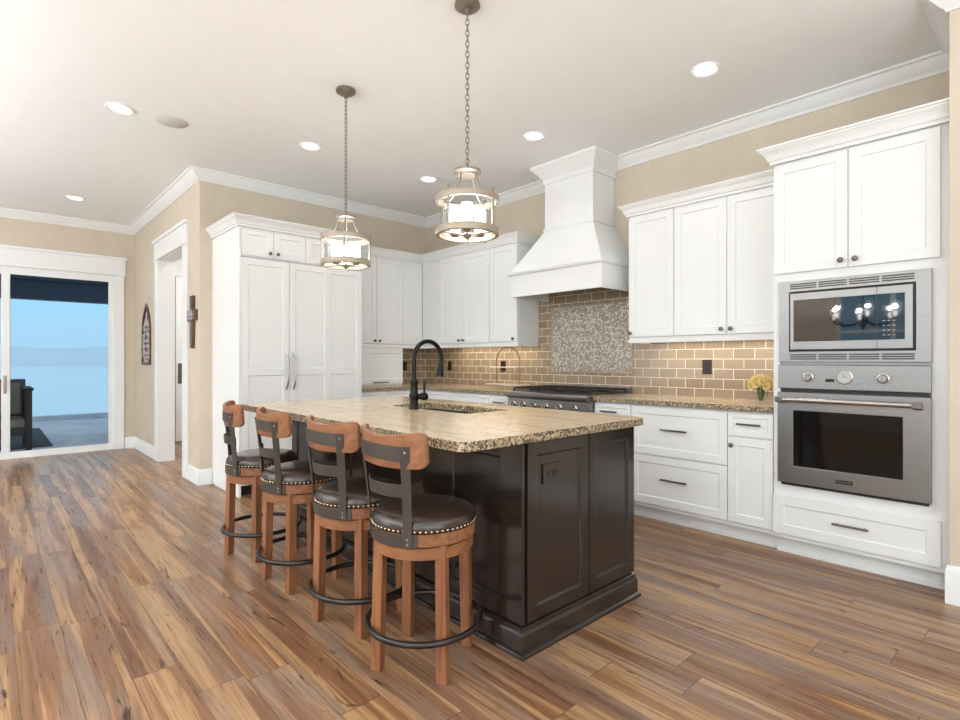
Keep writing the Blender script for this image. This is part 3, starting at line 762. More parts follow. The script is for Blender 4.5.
# backsplash
bm = B(); prism(bm, [(.008, .914), (4.407, .914), (4.407, 1.392), (3.206, 1.392), (3.206, 1.98), (1.942, 1.98), (1.942, 1.392), (.008, 1.392)], 'y', -.001, -.009)
one('tile_backsplash', bm, m_tile_x, 'tan subway tile backsplash running behind the range', 'backsplash', 'subway tile backsplashes')
one('tile_backsplash', bx(.001, .009, -.619, -.009, .914, 1.392), m_tile_y, 'short tan subway tile backsplash beside the appliance garage', 'backsplash', 'subway tile backsplashes')
MX0, MX1, MZ0, MZ1 = 2.11, 3.05, 1.088, 1.742
r = thing('mosaic_panel', 'framed grey and beige mosaic tile panel above the range', 'tile panel', ((MX0 + MX1) / 2, -.012, MZ0))
mesh('mosaic_field', bx(MX0 + .012, MX1 - .012, -.013, -.0095, MZ0 + .012, MZ1 - .012), m_mosaic, r)
bm = panel_front(B(), [MX0, MX0 + .014, MX1 - .014, MX1], [MZ0, MZ0 + .014, MZ1 - .014, MZ1], .01, .007, .001, .0092); mesh('pencil_border', tx(bm, FY(0)), mat('pencil_tile', srgb(176, 160, 138), .25), r, bevel=.002)
for c in r.children:
    if c.name.startswith('mosaic_field'):
        for v in c.data.vertices: v.co.y -= .0012

# outlets
def outlet(M, u, v, label, w=.07, h=.115, n0=.009, rot=False, col=None):
    m = col or m_outlet
    r = thing('outlet', label, 'outlet', M @ Vector((u, v, n0)), 'dark wall outlets')
    mesh('cover_plate', tx(bx(u - w / 2, u + w / 2, v - h / 2, v + h / 2, n0, n0 + .007), M), m, r, bevel=.002)
    for s in (-1, 1):
        du, dv = (s * .0195, 0) if rot else (0, s * .0195)
        bm = B(); lathe(bm, [(0, 0), (.0165, 0), (.0165, .003), (0, .003)], 20, M @ Matrix.Translation((u + du, v + dv, n0 + .007)))
        f = mesh('receptacle', bm, m_black_p, r)
        bm = B()
        for q in (-.006, .006):
            a, b = (u + du, v + dv + q) if rot else (u + du + q, v + dv)
            box(bm, a - (.004 if rot else .0012), a + (.004 if rot else .0012), b - (.0012 if rot else .004), b + (.0012 if rot else .004), n0 + .0098, n0 + .0105)
        mesh('slot', tx(bm, M), m_nickel if col else m_gun, f)
M0 = FY(0)
outlet(M0, .485, 1.135, 'dark bronze outlet on the tile backsplash, just right of the kitchen corner')
outlet(M0, 1.42, 1.14, 'dark bronze outlet behind the brass wire stand', .075, .12)
outlet(FX(0), -.36, 1.135, 'dark bronze outlet on the short backsplash beside the appliance garage')
r = thing('light_switch', 'dark bronze rocker switch on the backsplash right of the range', 'light switch', (3.717, -.009, 1.155))
mesh('cover_plate', tx(bx(3.68, 3.754, 1.096, 1.214, .009, .016), M0), m_outlet, r, bevel=.002)
mesh('rocker', tx(bx(3.70, 3.734, 1.122, 1.188, .016, .021), M0), m_black_p, r, bevel=.002)

# ------------------------------------------------------------------ range hood
r = thing('range_hood', 'large white tapered range hood with a square chimney', 'range hood', (2.578, -.28, 1.8))
hx0, hx1, hy = 2.06, 3.096, -.56
cx0, cx1, cy = 2.303, 2.853, -.335
# hollow apron
bm = B()
prism(bm, [(hx0, -.0095), (hx0, hy), (hx1, hy), (hx1, -.0095), (hx1 - .022, -.0095), (hx1 - .022, hy + .022), (hx0 + .022, hy + .022), (hx0 + .022, -.0095)], 'z', 1.805, 2.01)
mesh('apron', bm, m_cab, r, bevel=.002)
bm = B(); sweep(bm, [(-.01, 2.008), (.012, 2.008), (.022, 2.016), (.026, 2.026), (.018, 2.034), (.0, 2.042), (-.01, 2.042)], [(hx0, -.002), (hx0, hy), (hx1, hy), (hx1, -.002)], -1)
mesh('apron_moulding', bm, m_cab, r, smooth=40)
bm = B()
lo = [(hx0, 0 - .002), (hx0, hy), (hx1, hy), (hx1, -.002)]; hi = [(cx0, -.002), (cx0, cy), (cx1, cy), (cx1, -.002)]
A = [bm.verts.new((*p, 2.035)) for p in lo]; Bq = [bm.verts.new((*p, 2.435)) for p in hi]
for i in range(4): bm.faces.new((A[i], A[(i + 1) % 4], Bq[(i + 1) % 4], Bq[i]))
bm.faces.new(A); bm.faces.new(Bq)
mesh('tapered_body', bm, m_cab, r, bevel=.002)
mesh('chimney', bx(cx0, cx1, cy, -.002, 2.43, ZC - .001), m_cab, r, bevel=.002)
bm = B(); sweep(bm, [(-.005, 2.428), (.012, 2.428), (.014, 2.44), (.006, 2.455), (-.005, 2.46)], [(cx0, -.002), (cx0, cy), (cx1, cy), (cx1, -.002)], -1)
mesh('chimney_base_moulding', bm, m_cab, r)
bm = B(); sweep(bm, [(-.005, 2.872), (.012, 2.872), (.014, 2.918), (.026, 2.928), (.034, 2.945), (.088, 3.005), (.1, 3.018), (.1, ZC - .001), (-.005, ZC - .001)], [(cx0, -.002), (cx0, cy), (cx1, cy), (cx1, -.002)], -1)
mesh('chimney_crown', bm, m_cab, r, smooth=30)
bm = B(); box(bm, hx0 + .0225, hx1 - .0225, hy + .0225, -.01, 1.95, 2.0)
mesh('filter_insert', bm, mat('hood_filter', srgb(44, 42, 40), .35, .9), r)

# ------------------------------------------------------------------ range
RX0, RX1 = 2.126, 3.046
r = thing('range', 'stainless gas range with six knobs and black cast grates', 'range', (2.586, -.33, 0))
bm = B(); prism(bm, [(-.02, .0), (-.56, 0), (-.56, .1), (-.635, .1), (-.635, .74), (-.655, .75), (-.655, .862), (-.672, .868), (-.69, .882), (-.692, .904), (-.68, .918), (-.66, .922), (-.02, .922)], 'x', RX0, RX1)
mesh('range_body', bm, m_steel, r, bevel=.002)
d = mesh('oven_door', bx(RX0 + .01, RX1 - .01, -.66, -.636, .14, .72), m_steel, r, bevel=.003)
bm = B(); tube(bm, [(RX0 + .06, -.70, .68), (RX1 - .06, -.70, .68)], .012, 12)
for x in (RX0 + .09, RX1 - .09): tube(bm, [(x, -.655, .68), (x, -.70, .68)], .008, 8)
mesh('handle', bm, m_steel, d, smooth=50)
mesh('cooktop', bx(RX0 + .012, RX1 - .012, -.62, -.06, .9225, .928), m_black_p, r)
mesh('back_guard', bx(RX0, RX1, -.058, -.02, .9225, .965), m_steel, r, bevel=.002)
for x in (2.2, 2.32, 2.445, 2.585, 2.735, 2.895):
    bm = B(); M = FY(-.655) @ Matrix.Translation((x, .805, 0)); lathe(bm, [(0, 0), (.03, 0), (.03, .006), (.024, .01), (.023, .03), (.0205, .036), (0, .036)], 28, M); k_ = mesh('knob', bm, m_chrome, r, smooth=40)
    mesh('pointer', tx(bx(-.004, .004, -.021, .021, .036, .044), M), m_chrome, k_, bevel=.001)
for i in range(3):
    a = RX0 + .03 + i * .289; b = a + .282; bm = B()
    for yy in (-.60, -.345, -.085): tube(bm, [(a, yy, .952), (b, yy, .952)], .0075, 6)
    for xx in (a, a + .094, a + .188, b): tube(bm, [(xx, -.60, .953), (xx, -.085, .953)], .0075, 6)
    for xx in (a, b):
        for yy in (-.60, -.345, -.085): tube(bm, [(xx, yy, .927), (xx, yy, .953)], .008, 6)
    mesh('grate', bm, m_rubber, r, smooth=50)
    for yy in (-.475, -.21):
        bm = B(); lathe(bm, [(0, .928), (.05, .928), (.05, .936), (.032, .938), (.032, .945), (0, .946)], 24, Matrix.Translation(((a + b) / 2, yy, 0))); mesh('burner', bm, m_rubber, r, smooth=40)

# ------------------------------------------------------------------ oven tower
OX0, OX1 = 4.408, 5.256; OF = -.60; MO = FY(OF)
r = thing('oven_tower_cabinet', 'tall white cabinet housing the microwave and wall oven', 'cabinet', ((OX0 + OX1) / 2, -.3, 0))
bm = B()
# shell with two openings: grid on the front, solid backing behind
us = [OX0, 4.452, 5.172, OX1]; vs = [.0, .105, .365, .452, 1.182, 1.2, 1.68, 1.737, 2.44]
prism(bm, [(-.01, 0), (-.525, 0), (-.525, .105), (OF + .02, .105), (OF + .02, 2.44), (-.01, 2.44)], 'x', OX0, OX1)
mesh('cabinet_body', bm, m_cab, r)
bm = B()
box(bm, OX0, 4.452, 0, .0, 0, 0) if False else None
def fr(u0, u1, v0, v1): box(bm, u0, u1, v0, v1, -.02, .0)
G = [[bm.verts.new((u, v, 0)) for v in (.105, .40, .452, 1.684, 1.737, 2.44)] for u in (OX0, 4.449, 5.175, OX1)]
for i in range(3):
    for j in range(5):
        if i == 1 and j == 2: continue
        bm.faces.new((G[i][j], G[i + 1][j], G[i + 1][j + 1], G[i][j + 1]))
ret = bmesh.ops.extrude_face_region(bm, geom=bm.faces[:])
for v in [g for g in ret['geom'] if isinstance(g, bmesh.types.BMVert)]: v.co.z = -.0195
mesh('face_frame', tx(bm, MO), m_cab, r, bevel=.0015)
for u0, u1, ku in ((4.415, 4.806, 4.775), (4.81, 5.212, 4.845)):
    d = mesh('door', tx(shaker(u0, u1, 1.745, 2.42), MO), m_cab, r, bevel=.0015); knob(d, MO, ku, 1.785, .02)
d = mesh('drawer', tx(shaker(4.411, 5.214, .135, .372), MO), m_cab, r, bevel=.0015); pull(d, MO, 4.822, .262, .02, .175)
mesh('base_moulding', tx(bx(OX0, 5.25, 0, .02, -.075, -.062), FY(-.6)), m_cab, r)

# microwave
AX0, AX1 = 4.446, 5.178
r = thing('microwave', 'built-in stainless microwave with a black glass door and louvred trim', 'microwave', ((AX0 + AX1) / 2, OF, 1.2))
MA = FY(OF)
n1 = .022
bm = panel_front(B(), [AX0, 4.503, 5.113, AX1], [1.198, 1.262, 1.625, 1.690], n1, .018, .002); mesh('trim_kit', tx(bm, MA), m_steel, r, bevel=.002)
for z0, z1 in ((1.638, 1.676), (1.210, 1.248)):
    for k in range(4):
        w = (5.113 - 4.503) / 4; a = 4.503 + k * w + .006; b = a + w - .012
        slots = B()
        for q in range(3):
            zz = z0 + q * (z1 - z0) / 3 + .003
            box(slots, a, b, zz, zz + .0072, n1 + .0002, n1 + .0012)
        mesh('vent_louvre', tx(slots, MA), m_black_p, r)
mesh('door_surround', tx(bx(4.507, 5.109, 1.266, 1.621, .0045, .016), MA), m_black_p, r)
bm = panel_front(B(), [4.513, 4.532, 5.05, 5.102], [1.273, 1.322, 1.572, 1.613], .02, .004, .001, .016)
dm = mesh('door', tx(bm, MA), m_steel, r, bevel=.0015)
mesh('door_glass', tx(bx(4.533, 5.049 + .02, 1.3225, 1.5715, .0325, .0368), MA), m_bglass, dm)
bm = bx(4.945, 4.9475, 1.273, 1.613, .036, .0372); mesh('control_seam', tx(bm, MA), m_black_p, dm)
bm = B()
for i in range(3):
    for j in range(4): box(bm, 4.972 + i * .022, 4.984 + i * .022, 1.345 + j * .026, 1.3495 + j * .026, .0369, .0374)
mesh('keypad_marking', tx(bm, MA), mat('keypad_print', srgb(150, 150, 150), .5), dm)
bm = panel_front(B(), [4.965, 4.969, 5.035, 5.039], [1.282, 1.286, 1.308, 1.312], .003, .002, .0005, .036); mesh('release_button', tx(bm, MA), m_steel, dm)

# wall oven
r = thing('wall_oven', 'stainless wall oven below the microwave with dials, clock and bar handle', 'oven', ((AX0 + AX1) / 2, OF, .44))
mesh('oven_body', tx(bx(AX0 + .01, AX1 - .01, .452, 1.182, .0005, .012), MA), m_black_p, r)
cp = mesh('control_panel', tx(bx(AX0, AX1, 1.036, 1.180, .012, .036), MA), m_steel, r, bevel=.004)
def dial(u, v, rad):
    M = MA @ Matrix.Translation((u, v, .036)); bm = B()
    lathe(bm, [(0, 0), (rad * 1.25, 0), (rad * 1.25, .003), (rad, .005), (rad * .92, .024), (rad * .8, .028), (0, .028)], 32, M); o = mesh('dial', bm, m_chrome, cp, smooth=40)
    mesh('grip', tx(bx(-.005, .005, -rad * .9, rad * .9, .026, .04), M), m_steel, o, bevel=.002)
    bm = B()
    for k in range(10):
        a = math.radians(-40 + k * 29); rr = rad * 1.75
        box(bm, rr * math.cos(a) - .003, rr * math.cos(a) + .003, rr * math.sin(a) - .0012, rr * math.sin(a) + .0012, .0001, .0008)
    mesh('dial_marking', tx(bm, M), m_black_p, cp)
dial(4.61, 1.108, .023); dial(4.975, 1.108, .023)
M = MA @ Matrix.Translation((4.795, 1.112, .036))
bm = B(); lathe(bm, [(0, 0), (.042, 0), (.042, .006), (.037, .009), (.037, .006), (0, .006)], 40, M); ck = mesh('clock', bm, m_chrome, cp, smooth=30)
bm = B(); lathe(bm, [(0, .0061), (.0365, .0061), (.0365, .0068), (0, .0068)], 40, M); mesh('clock_face', bm, mat('clock_white', srgb(190, 190, 188), .4), ck)
bm = B()
for k in range(12):
    a = k * PI / 6; c, s = math.cos(a), math.sin(a)
    tube(bm, [M @ Vector((.028 * c, .028 * s, .0071)), M @ Vector((.034 * c, .034 * s, .0071))], .0009, 5)
tube(bm, [M @ Vector((0, 0, .0074)), M @ Vector((-.010, .018, .0074))], .0013, 5); tube(bm, [M @ Vector((0, 0, .0078)), M @ Vector((.014, -.004, .0078))], .0013, 5)
mesh('clock_marking', bm, m_black_p, ck)
mesh('display', tx(bx(4.700, 4.745, 1.082, 1.100, .036, .0372), MA), m_bglass, cp)
mesh('display', tx(bx(4.845, 4.893, 1.082, 1.102, .036, .0372), MA), mat('blue_display', srgb(150, 158, 176), .2), cp)
bm = B()
for u in (4.703, 4.722, 4.741, 4.848, 4.869, 4.890): lathe(bm, [(0, 0), (.005, 0), (.005, .003), (0, .003)], 12, MA @ Matrix.Translation((u, 1.066, .036)))
for u in (4.73, 4.862): lathe(bm, [(0, 0), (.0025, 0), (.0025, .001), (0, .001)], 10, MA @ Matrix.Translation((u, 1.153, .036)))
mesh('button', bm, m_chrome, cp)
bm = panel_front(B(), [AX0, 4.532, 5.062, AX1], [.462, .568, .905, 1.014], .036, .004, .002, .012)
dv = mesh('oven_door', tx(bm, MA), m_steel, r, bevel=.004)
mesh('door_glass', tx(bx(4.5325, 5.0615, .5685, .9045, .0425, .0462), MA), m_oglass, dv)
bm = B(); tube(bm, [MA @ Vector((4.475, .972, .096)), MA @ Vector((5.122, .972, .096))], .0145, 16); hd = mesh('handle', bm, m_chrome, dv, smooth=40)
for u in (4.47, 5.127):
    bm = B(); s = .02
    prism(bm, [(.048, .945), (.078, .952), (.112, .958), (.114, .988), (.098, .99), (.048, .978)], 'x', u - s, u + s)
    for v in bm.verts: v.co = MA @ Vector((v.co.x, v.co.z, v.co.y))
    mesh('handle_bracket', bm, m_steel, hd, bevel=.002)
pl = mesh('nameplate', tx(bx(4.755, 4.838, .500, .522, .048, .0505), MA), m_black_p, dv)
cu = bpy.data.curves.new('nameplate_lettering', 'FONT'); cu.body = 'Thermador'; cu.size = .0165; cu.align_x = 'CENTER'; cu.align_y = 'CENTER'; cu.extrude = .0003
to = bpy.data.objects.new('tmp', cu); COL.objects.link(to)
me_ = bpy.data.meshes.new_from_object(to.evaluated_get(bpy.context.evaluated_depsgraph_get())); bpy.data.objects.remove(to)
bm = B(); bm.from_mesh(me_); tx(bm, MA @ Matrix.Translation((4.7965, .511, .0508))); mesh('nameplate_lettering', bm, m_chrome, pl)
mesh('lower_vent', tx(bx(AX0 + .012, AX1 - .012, .443, .4615, .001, .02), MA), m_black_p, r)

# ------------------------------------------------------------------ island
BX0, BX1, BY0, BY1 = 1.90, 4.128, -2.622, -1.795
r = thing('kitchen_island', 'dark espresso kitchen island with panelled ends and stepped base', 'kitchen island', (3.0, -2.2, 0))
bm = B(); prism(bm, [(BX0, BY0), (BX1, BY0), (BX1, BY1), (BX0, BY1)], 'z', 0, CZ0 - .001)
top = max(bm.faces, key=lambda f: f.calc_center_median().z)
bmesh.ops.inset_region(bm, faces=[top], thickness=.03); bmesh.ops.translate(bm, verts=top.verts, vec=(0, 0, -.5))
mesh('island_body', bm, m_isl, r)
ME = FX(BX1)
for u0, u1 in ((-2.606, -2.187), (-2.179, -1.797)):
    mesh('end_panel', tx(shaker(u0, u1, .125, .868, .056, .02, .009, .006), ME), m_isl, r, bevel=.002)
MS = FY(BY0)
us = [BX0 + .005, 2.10, 2.72, 2.80, 3.62, 3.70, 4.04, BX1 + .018]
mesh('side_panel', tx(panel_front(B(), [BX0 + .005, 1.99, 2.66, 2.74, 3.62, 3.70, 4.02, BX1 + .018], [.125, .19, .80, .868], .018, .009, .006), MS), m_isl, r, bevel=.002)
mesh('end_panel', tx(shaker(BY0 + .01, BY1 - .01, .125, .868, .056, .018, .009, .006), FX(BX0 - .018)), m_isl, r)
MN = Matrix(((-1, 0, 0, 0), (0, 0, 1, BY1), (0, 1, 0, 0), (0, 0, 0, 1)))
mesh('working_side_panel', tx(panel_front(B(), [-BX1, -3.5, -3.45, -2.6, -2.55, -BX0], [.125, .19, .80, .868], .018, .0, .0), MN), m_isl, r)
bm = B(); sweep(bm, [(-.017, 0), (.012, 0), (.012, .082), (.009, .092), (.003, .098), (.003, .112), (-.017, .122)], [(BX0 - .018, BY0 - .018), (BX0 - .018, BY1 + .0), (BX1 + .02, BY1 + .0), (BX1 + .02, BY0 - .018), (BX0 - .018, BY0 - .018)], 1)
mesh('base_moulding', bm, m_isl, r, smooth=30)
bm = B(); sweep(bm, [(0, 0), (.013, 0), (.0125, .008), (.009, .015), (.0, .019)], [(BX0 - .03, BY0 - .03), (BX0 - .03, BY1 + .012), (BX1 + .032, BY1 + .012), (BX1 + .032, BY0 - .03), (BX0 - .03, BY0 - .03)], 1)
mesh('shoe_moulding', bm, m_isl, r, smooth=30)
outlet(ME, -2.445, .722, 'black double outlet on the end of the dark island', .125, .085, .0115, True, m_isl)

# sink and faucet
r = thing('sink', 'black undermount sink set in the island top', 'sink', (3.04, -2.135, .7))
bm = B(); x0, x1, y0, y1 = SK; o_ = rrect(x0 - .012, x1 + .012, y0 - .012, y1 + .012, .04, 5); i_ = rrect(x0 + .004, x1 - .004, y0 + .004, y1 - .004, .05, 5); b_ = rrect(x0 + .02, x1 - .02, y0 + .02, y1 - .02, .05, 5)
L = []
for lp, z in ((o_, .68), (o_, CZ0 - .0005), (i_, CZ0 - .0005), (b_, .70)): L.append([bm.verts.new((x, y, z)) for x, y in lp])
for a, b in zip(L, L[1:]):
    for i in range(len(a)): bm.faces.new((a[i], a[(i + 1) % len(a)], b[(i + 1) % len(a)], b[i]))
bm.faces.new(L[-1]); bm.faces.new(L[0][::-1])
sk_ = mesh('basin', bm, mat('composite_sink', (.015, .015, .016), .35), r, smooth=40)
bm = B(); lathe(bm, [(0, .701), (.045, .701), (.05, .704), (.04, .705), (0, .703)], 28, Matrix.Translation((3.04, -2.1, 0))); mesh('drain', bm, m_gun, r, smooth=40)
fx, fy = 2.995, -2.352
r = thing('faucet', 'tall dark bronze gooseneck faucet standing on the island top', 'faucet', (fx, fy, .914))
T = Matrix.Translation((fx, fy, .9145))
bm = B(); lathe(bm, [(0, 0), (.031, 0), (.031, .006), (.026, .012), (.026, .07), (.030, .078), (.030, .088), (.024, .098), (.022, .15), (.025, .158), (.025, .170), (.018, .180), (.016, .186), (0, .186)], 32, T); mesh('faucet_body', bm, m_black, r, smooth=40)
bm = B(); pts = [(fx, fy, 1.09), (fx, fy, 1.16), (fx, fy, 1.22)]
R_ = .105
for q in range(1, 15):
    a = PI - q * (PI * 1.08) / 14; pts.append((fx, fy + R_ + R_ * math.cos(a), 1.22 + R_ * math.sin(a)))
tube(bm, pts, .0135, 14); sp = mesh('spout', bm, m_black, r, smooth=60)
e = Vector(pts[-1]); dd = (e - Vector(pts[-2])).normalized()
bm = B(); tube(bm, [e, e + dd * .012, e + dd * .02, e + dd * .075, e + dd * .09], .016, 16, radii=[.014, .016, .0185, .023, .0215]); mesh('spray_head', bm, m_black, sp, smooth=50)
bm = B(); d = Vector((.5, .85, 0)).normalized(); p = Vector((fx, fy, .99))
tube(bm, [p + d * .02, p + d * .03, p + d * .05, p + d * .075, p + d * .085], .018, 16, radii=[.015, .016, .024, .022, .012]); lv = mesh('lever_hub', bm, m_black, r, smooth=50)
bm = B(); q = p + d * .062; tube(bm, [q, q + Vector((0, 0, .03)), q + Vector((0, 0, .06)), q + Vector((0, 0, .085)), q + Vector((0, 0, .095))], .007, 12, radii=[.008, .006, .0085, .010, .006]); mesh('lever', bm, m_black, lv, smooth=50)

# ------------------------------------------------------------------ bar stools
def arc_strap(bm, r0, r1, a0, a1, z0, z1, n=20, lean0=0, lean1=0, cy=0):
    """curved strap about the z axis (angle 0 = -y side); lean pushes it out with height"""
    V = []
    for i in range(n + 1):
        a = a0 + (a1 - a0) * i / n; s, c = math.sin(a), -math.cos(a)
        V.append([bm.verts.new(((r + l) * s, cy + (r + l) * c, z)) for r, z, l in ((r0, z0, lean0), (r1, z0, lean0), (r1, z1, lean1), (r0, z1, lean1))])
    for A, Bv in zip(V, V[1:]):
        for k in range(4): bm.faces.new((A[k], A[(k + 1) % 4], Bv[(k + 1) % 4], Bv[k]))
    bm.faces.new(V[0][::-1]); bm.faces.new(V[-1])
HALF = math.radians(37)
def make_stool(label):
    r = thing('bar_stool', label, 'bar stool', (0, 0, 0), 'swivel stools along the island')
    def part(n, bm, m, par=r, **k): return mesh(n, bm, m, par, local=True, **k)
    hs = .129
    for sx in (-1, 1):
        for sy in (-1, 1):
            bm = B(); t = .021; vs = []
            for z, h in ((0, hs + .010), (.03, hs + .0085), (.515, hs)):
                vs.append([bm.verts.new((sx * h + a * t, sy * h + b * t, z)) for a, b in ((-1, -1), (1, -1), (1, 1), (-1, 1))])
            for A, Bv in zip(vs, vs[1:]):
                for k in range(4): bm.faces.new((A[k], A[(k + 1) % 4], Bv[(k + 1) % 4], Bv[k]))
            bm.faces.new(vs[0][::-1]); bm.faces.new(vs[-1])
            part('leg', bm, m_wood, bevel=.003)
    bm = B(); lathe(bm, [(.165, .462), (.198, .462), (.2, .464), (.2, .508), (.165, .508), (.165, .462)], 56, cap=False); part('apron', bm, m_woodh, smooth=40)
    bm = B(); tube(bm, circle_pts(0, 0, .165, .2285, 64), .0125, 12, True); part('footrest_ring', bm, m_iron, smooth=60)
    bm = B(); lathe(bm, [(0, .509), (.05, .509), (.205, .514), (.208, .516), (.208, .560), (.205, .562), (0, .562)], 56); part('swivel_ring', bm, m_woodh, smooth=40)
    bm = B(); lathe(bm, [(0, .560), (.203, .560), (.209, .563), (.211, .576), (.2095, .590), (.203, .604), (.188, .616), (.15, .625), (.09, .6295), (0, .631)], 64); cu_ = part('cushion', bm, m_leather, smooth=60)
    bm = B(); nn = 62
    for i in range(nn):
        a = 2 * PI * i / nn; d = Vector((math.cos(a), math.sin(a), 0)); M = Matrix.Translation(d * .2095 + Vector((0, 0, .571))) @ d.to_track_quat('Z', 'Y').to_matrix().to_4x4()
        lathe(bm, [(.0056, -.001), (.005, .002), (.003, .0036), (0, .004)], 7, M, cap=False)
    part('nailhead_trim', bm, m_nail, cu_, smooth=60)
    # back
    bm = B(); arc_strap(bm, .2085, .2135, -HALF - .17, HALF + .17, .514, .560); part('lower_strap', bm, m_gun, bevel=.001)
    top = .036
    for s in (-1, 1):
        bm = B(); V = []
        w = .078; 
        for z, l in ((.512, .0), (.56, .0), (.64, .004), (.76, .017), (.895, top)):
            row = []
            for da in (-w, w):
                a = s * HALF + da; row += [((.2135 + l) * math.sin(a), -(.2135 + l) * math.cos(a), z), ((.2195 + l) * math.sin(a), -(.2195 + l) * math.cos(a), z)]
            V.append([bm.verts.new(row[k]) for k in (0, 2, 3, 1)])
        for A, Bv in zip(V, V[1:]):
            for k in range(4): bm.faces.new((A[k], A[(k + 1) % 4], Bv[(k + 1) % 4], Bv[k]))
        bm.faces.new(V[0]); bm.faces.new(V[-1])
        up_ = part('upright', bm, m_gun, bevel=.001)
        for z, l in ((.528, 0), (.546, 0), (.872, top - .003)):
            bm = B(); a = s * HALF; d = Vector((math.sin(a), -math.cos(a), 0)); M = Matrix.Translation(d * (.2193 + l) + Vector((0, 0, z))) @ d.to_track_quat('Z', 'Y').to_matrix().to_4x4()
            lathe(bm, [(.005, 0), (.0045, .002), (0, .003)], 10, M, cap=False)
            part('bolt', bm, m_nickel, up_, smooth=60)
    bm = B(); arc_strap(bm, .2085, .2135, -HALF - .05, HALF + .05, .700, .748, lean0=.006, lean1=.009); part('middle_rail', bm, m_gun, bevel=.001)
    bm = B(); arc_strap(bm, .5005, .5055, -.278, .278, .838, .893, cy=.278); part('upper_strap', bm, m_gun, bevel=.001)
    # wooden back board: shallower curve, inside the strap, ends past the uprights; the top edge dips
    bm = B(); V = []; n = 64; A1 = math.radians(25)
    for i in range(n + 1):
        a = -A1 + 2 * A1 * i / n; q = abs(a) / A1; s, c = math.sin(a), -math.cos(a)
        cut = 1 - math.sqrt(max(0, 1 - (max(0, q - .86) / .14) ** 2)); zt = .926 + .026 * q ** 1.6 - .024 * cut; zb = .812 - .006 * (1 - q) + .024 * cut
        r_i, r_o = .479, .4985
        fl = .0
        V.append([bm.verts.new(((rr + fl) * s, 0.278 + (rr + fl) * c + .03 * max(0, (q - .55) / .45) ** 2, z)) for rr, z in ((r_i - .002, zb), (r_o - .002, zb), (r_o + .006, zt), (r_i + .006, zt))])
    for A, Bv in zip(V, V[1:]):
        for k in range(4): bm.faces.new((A[k], A[(k + 1) % 4], Bv[(k + 1) % 4], Bv[k]))
    bm.faces.new(V[0][::-1]); bm.faces.new(V[-1])
    part('back_board', bm, m_woodh, bevel=.004)
    return r
SWIVEL = ('swivel_ring', 'cushion', 'lower_strap', 'upright', 'middle_rail', 'upper_strap', 'back_board')
def dup(src, label):
    c = src.copy(); COL.objects.link(c); c['label'] = label
    for ch_ in list(src.children):
        d = ch_.copy(); COL.objects.link(d); d.parent = c
        for g in ch_.children:
            h = g.copy(); COL.objects.link(h); h.parent = d
    return c
# x, y, leg angle, direction of the back (degrees)
SP = [(3.872, -2.93, 29.6, 270, 'wooden bar stool with dark leather seat closest to the end outlet of the island'),
      (3.387, -2.94, 15, 272, 'second wooden bar stool from the outlet end of the island, with dark leather seat'),
      (2.777, -2.955, 4, 266, 'third wooden bar stool from the outlet end of the island, with dark leather seat'),
      (2.19, -2.955, 15, 258, 'wooden bar stool with dark leather seat at the refrigerator end of the island')]
proto = make_stool(SP[0][4])
stools = [proto] + [dup(proto, s[4]) for s in SP[1:]]
for o, (x, y, la, ba, lb) in zip(stools, SP):
    o.location = (x, y, 0.0005); o.rotation_euler = (0, 0, math.radians(la))
    sw = math.radians(ba + 90 - 360 - la)
    for c in o.children:
        if c.name.split('.')[0] in SWIVEL: c.rotation_euler = (0, 0, sw)

# ------------------------------------------------------------------ small things
# brass tiered stand
sx, sy = 1.735, -.26
r = thing('tiered_stand', 'two-tier serving stand with a brass wire arch, on the counter left of the range', 'stand', (sx, sy, .9145))
bm = B(); w = .17
pts = [(sx - w, sy, .955), (sx - w, sy, 1.19)] + [(sx - w * math.cos(PI * i / 16), sy, 1.19 + .155 * math.sin(PI * i / 16)) for i in range(1, 16)] + [(sx + w, sy, 1.19), (sx + w, sy, .955)]
tube(bm, pts, .006, 8); mesh('wire_arch', bm, m_gold, r, smooth=60)
mesh('lower_board', bx(sx - .235, sx + .235, sy - .09, sy + .09, .950, .962), m_marble, r, bevel=.003)
mesh('upper_board', bx(sx - .2, sx + .2, sy - .07, sy + .07, 1.13, 1.140), m_marble, r, bevel=.003)
for s in (-1, 1):
    bm = B(); tube(bm, [(sx + s * .15 - .05 * math.cos(PI * i / 10), sy, .9185 + .03 * math.sin(PI * i / 10)) for i in range(11)], .004, 8); mesh('foot', bm, m_gold, r, smooth=60)
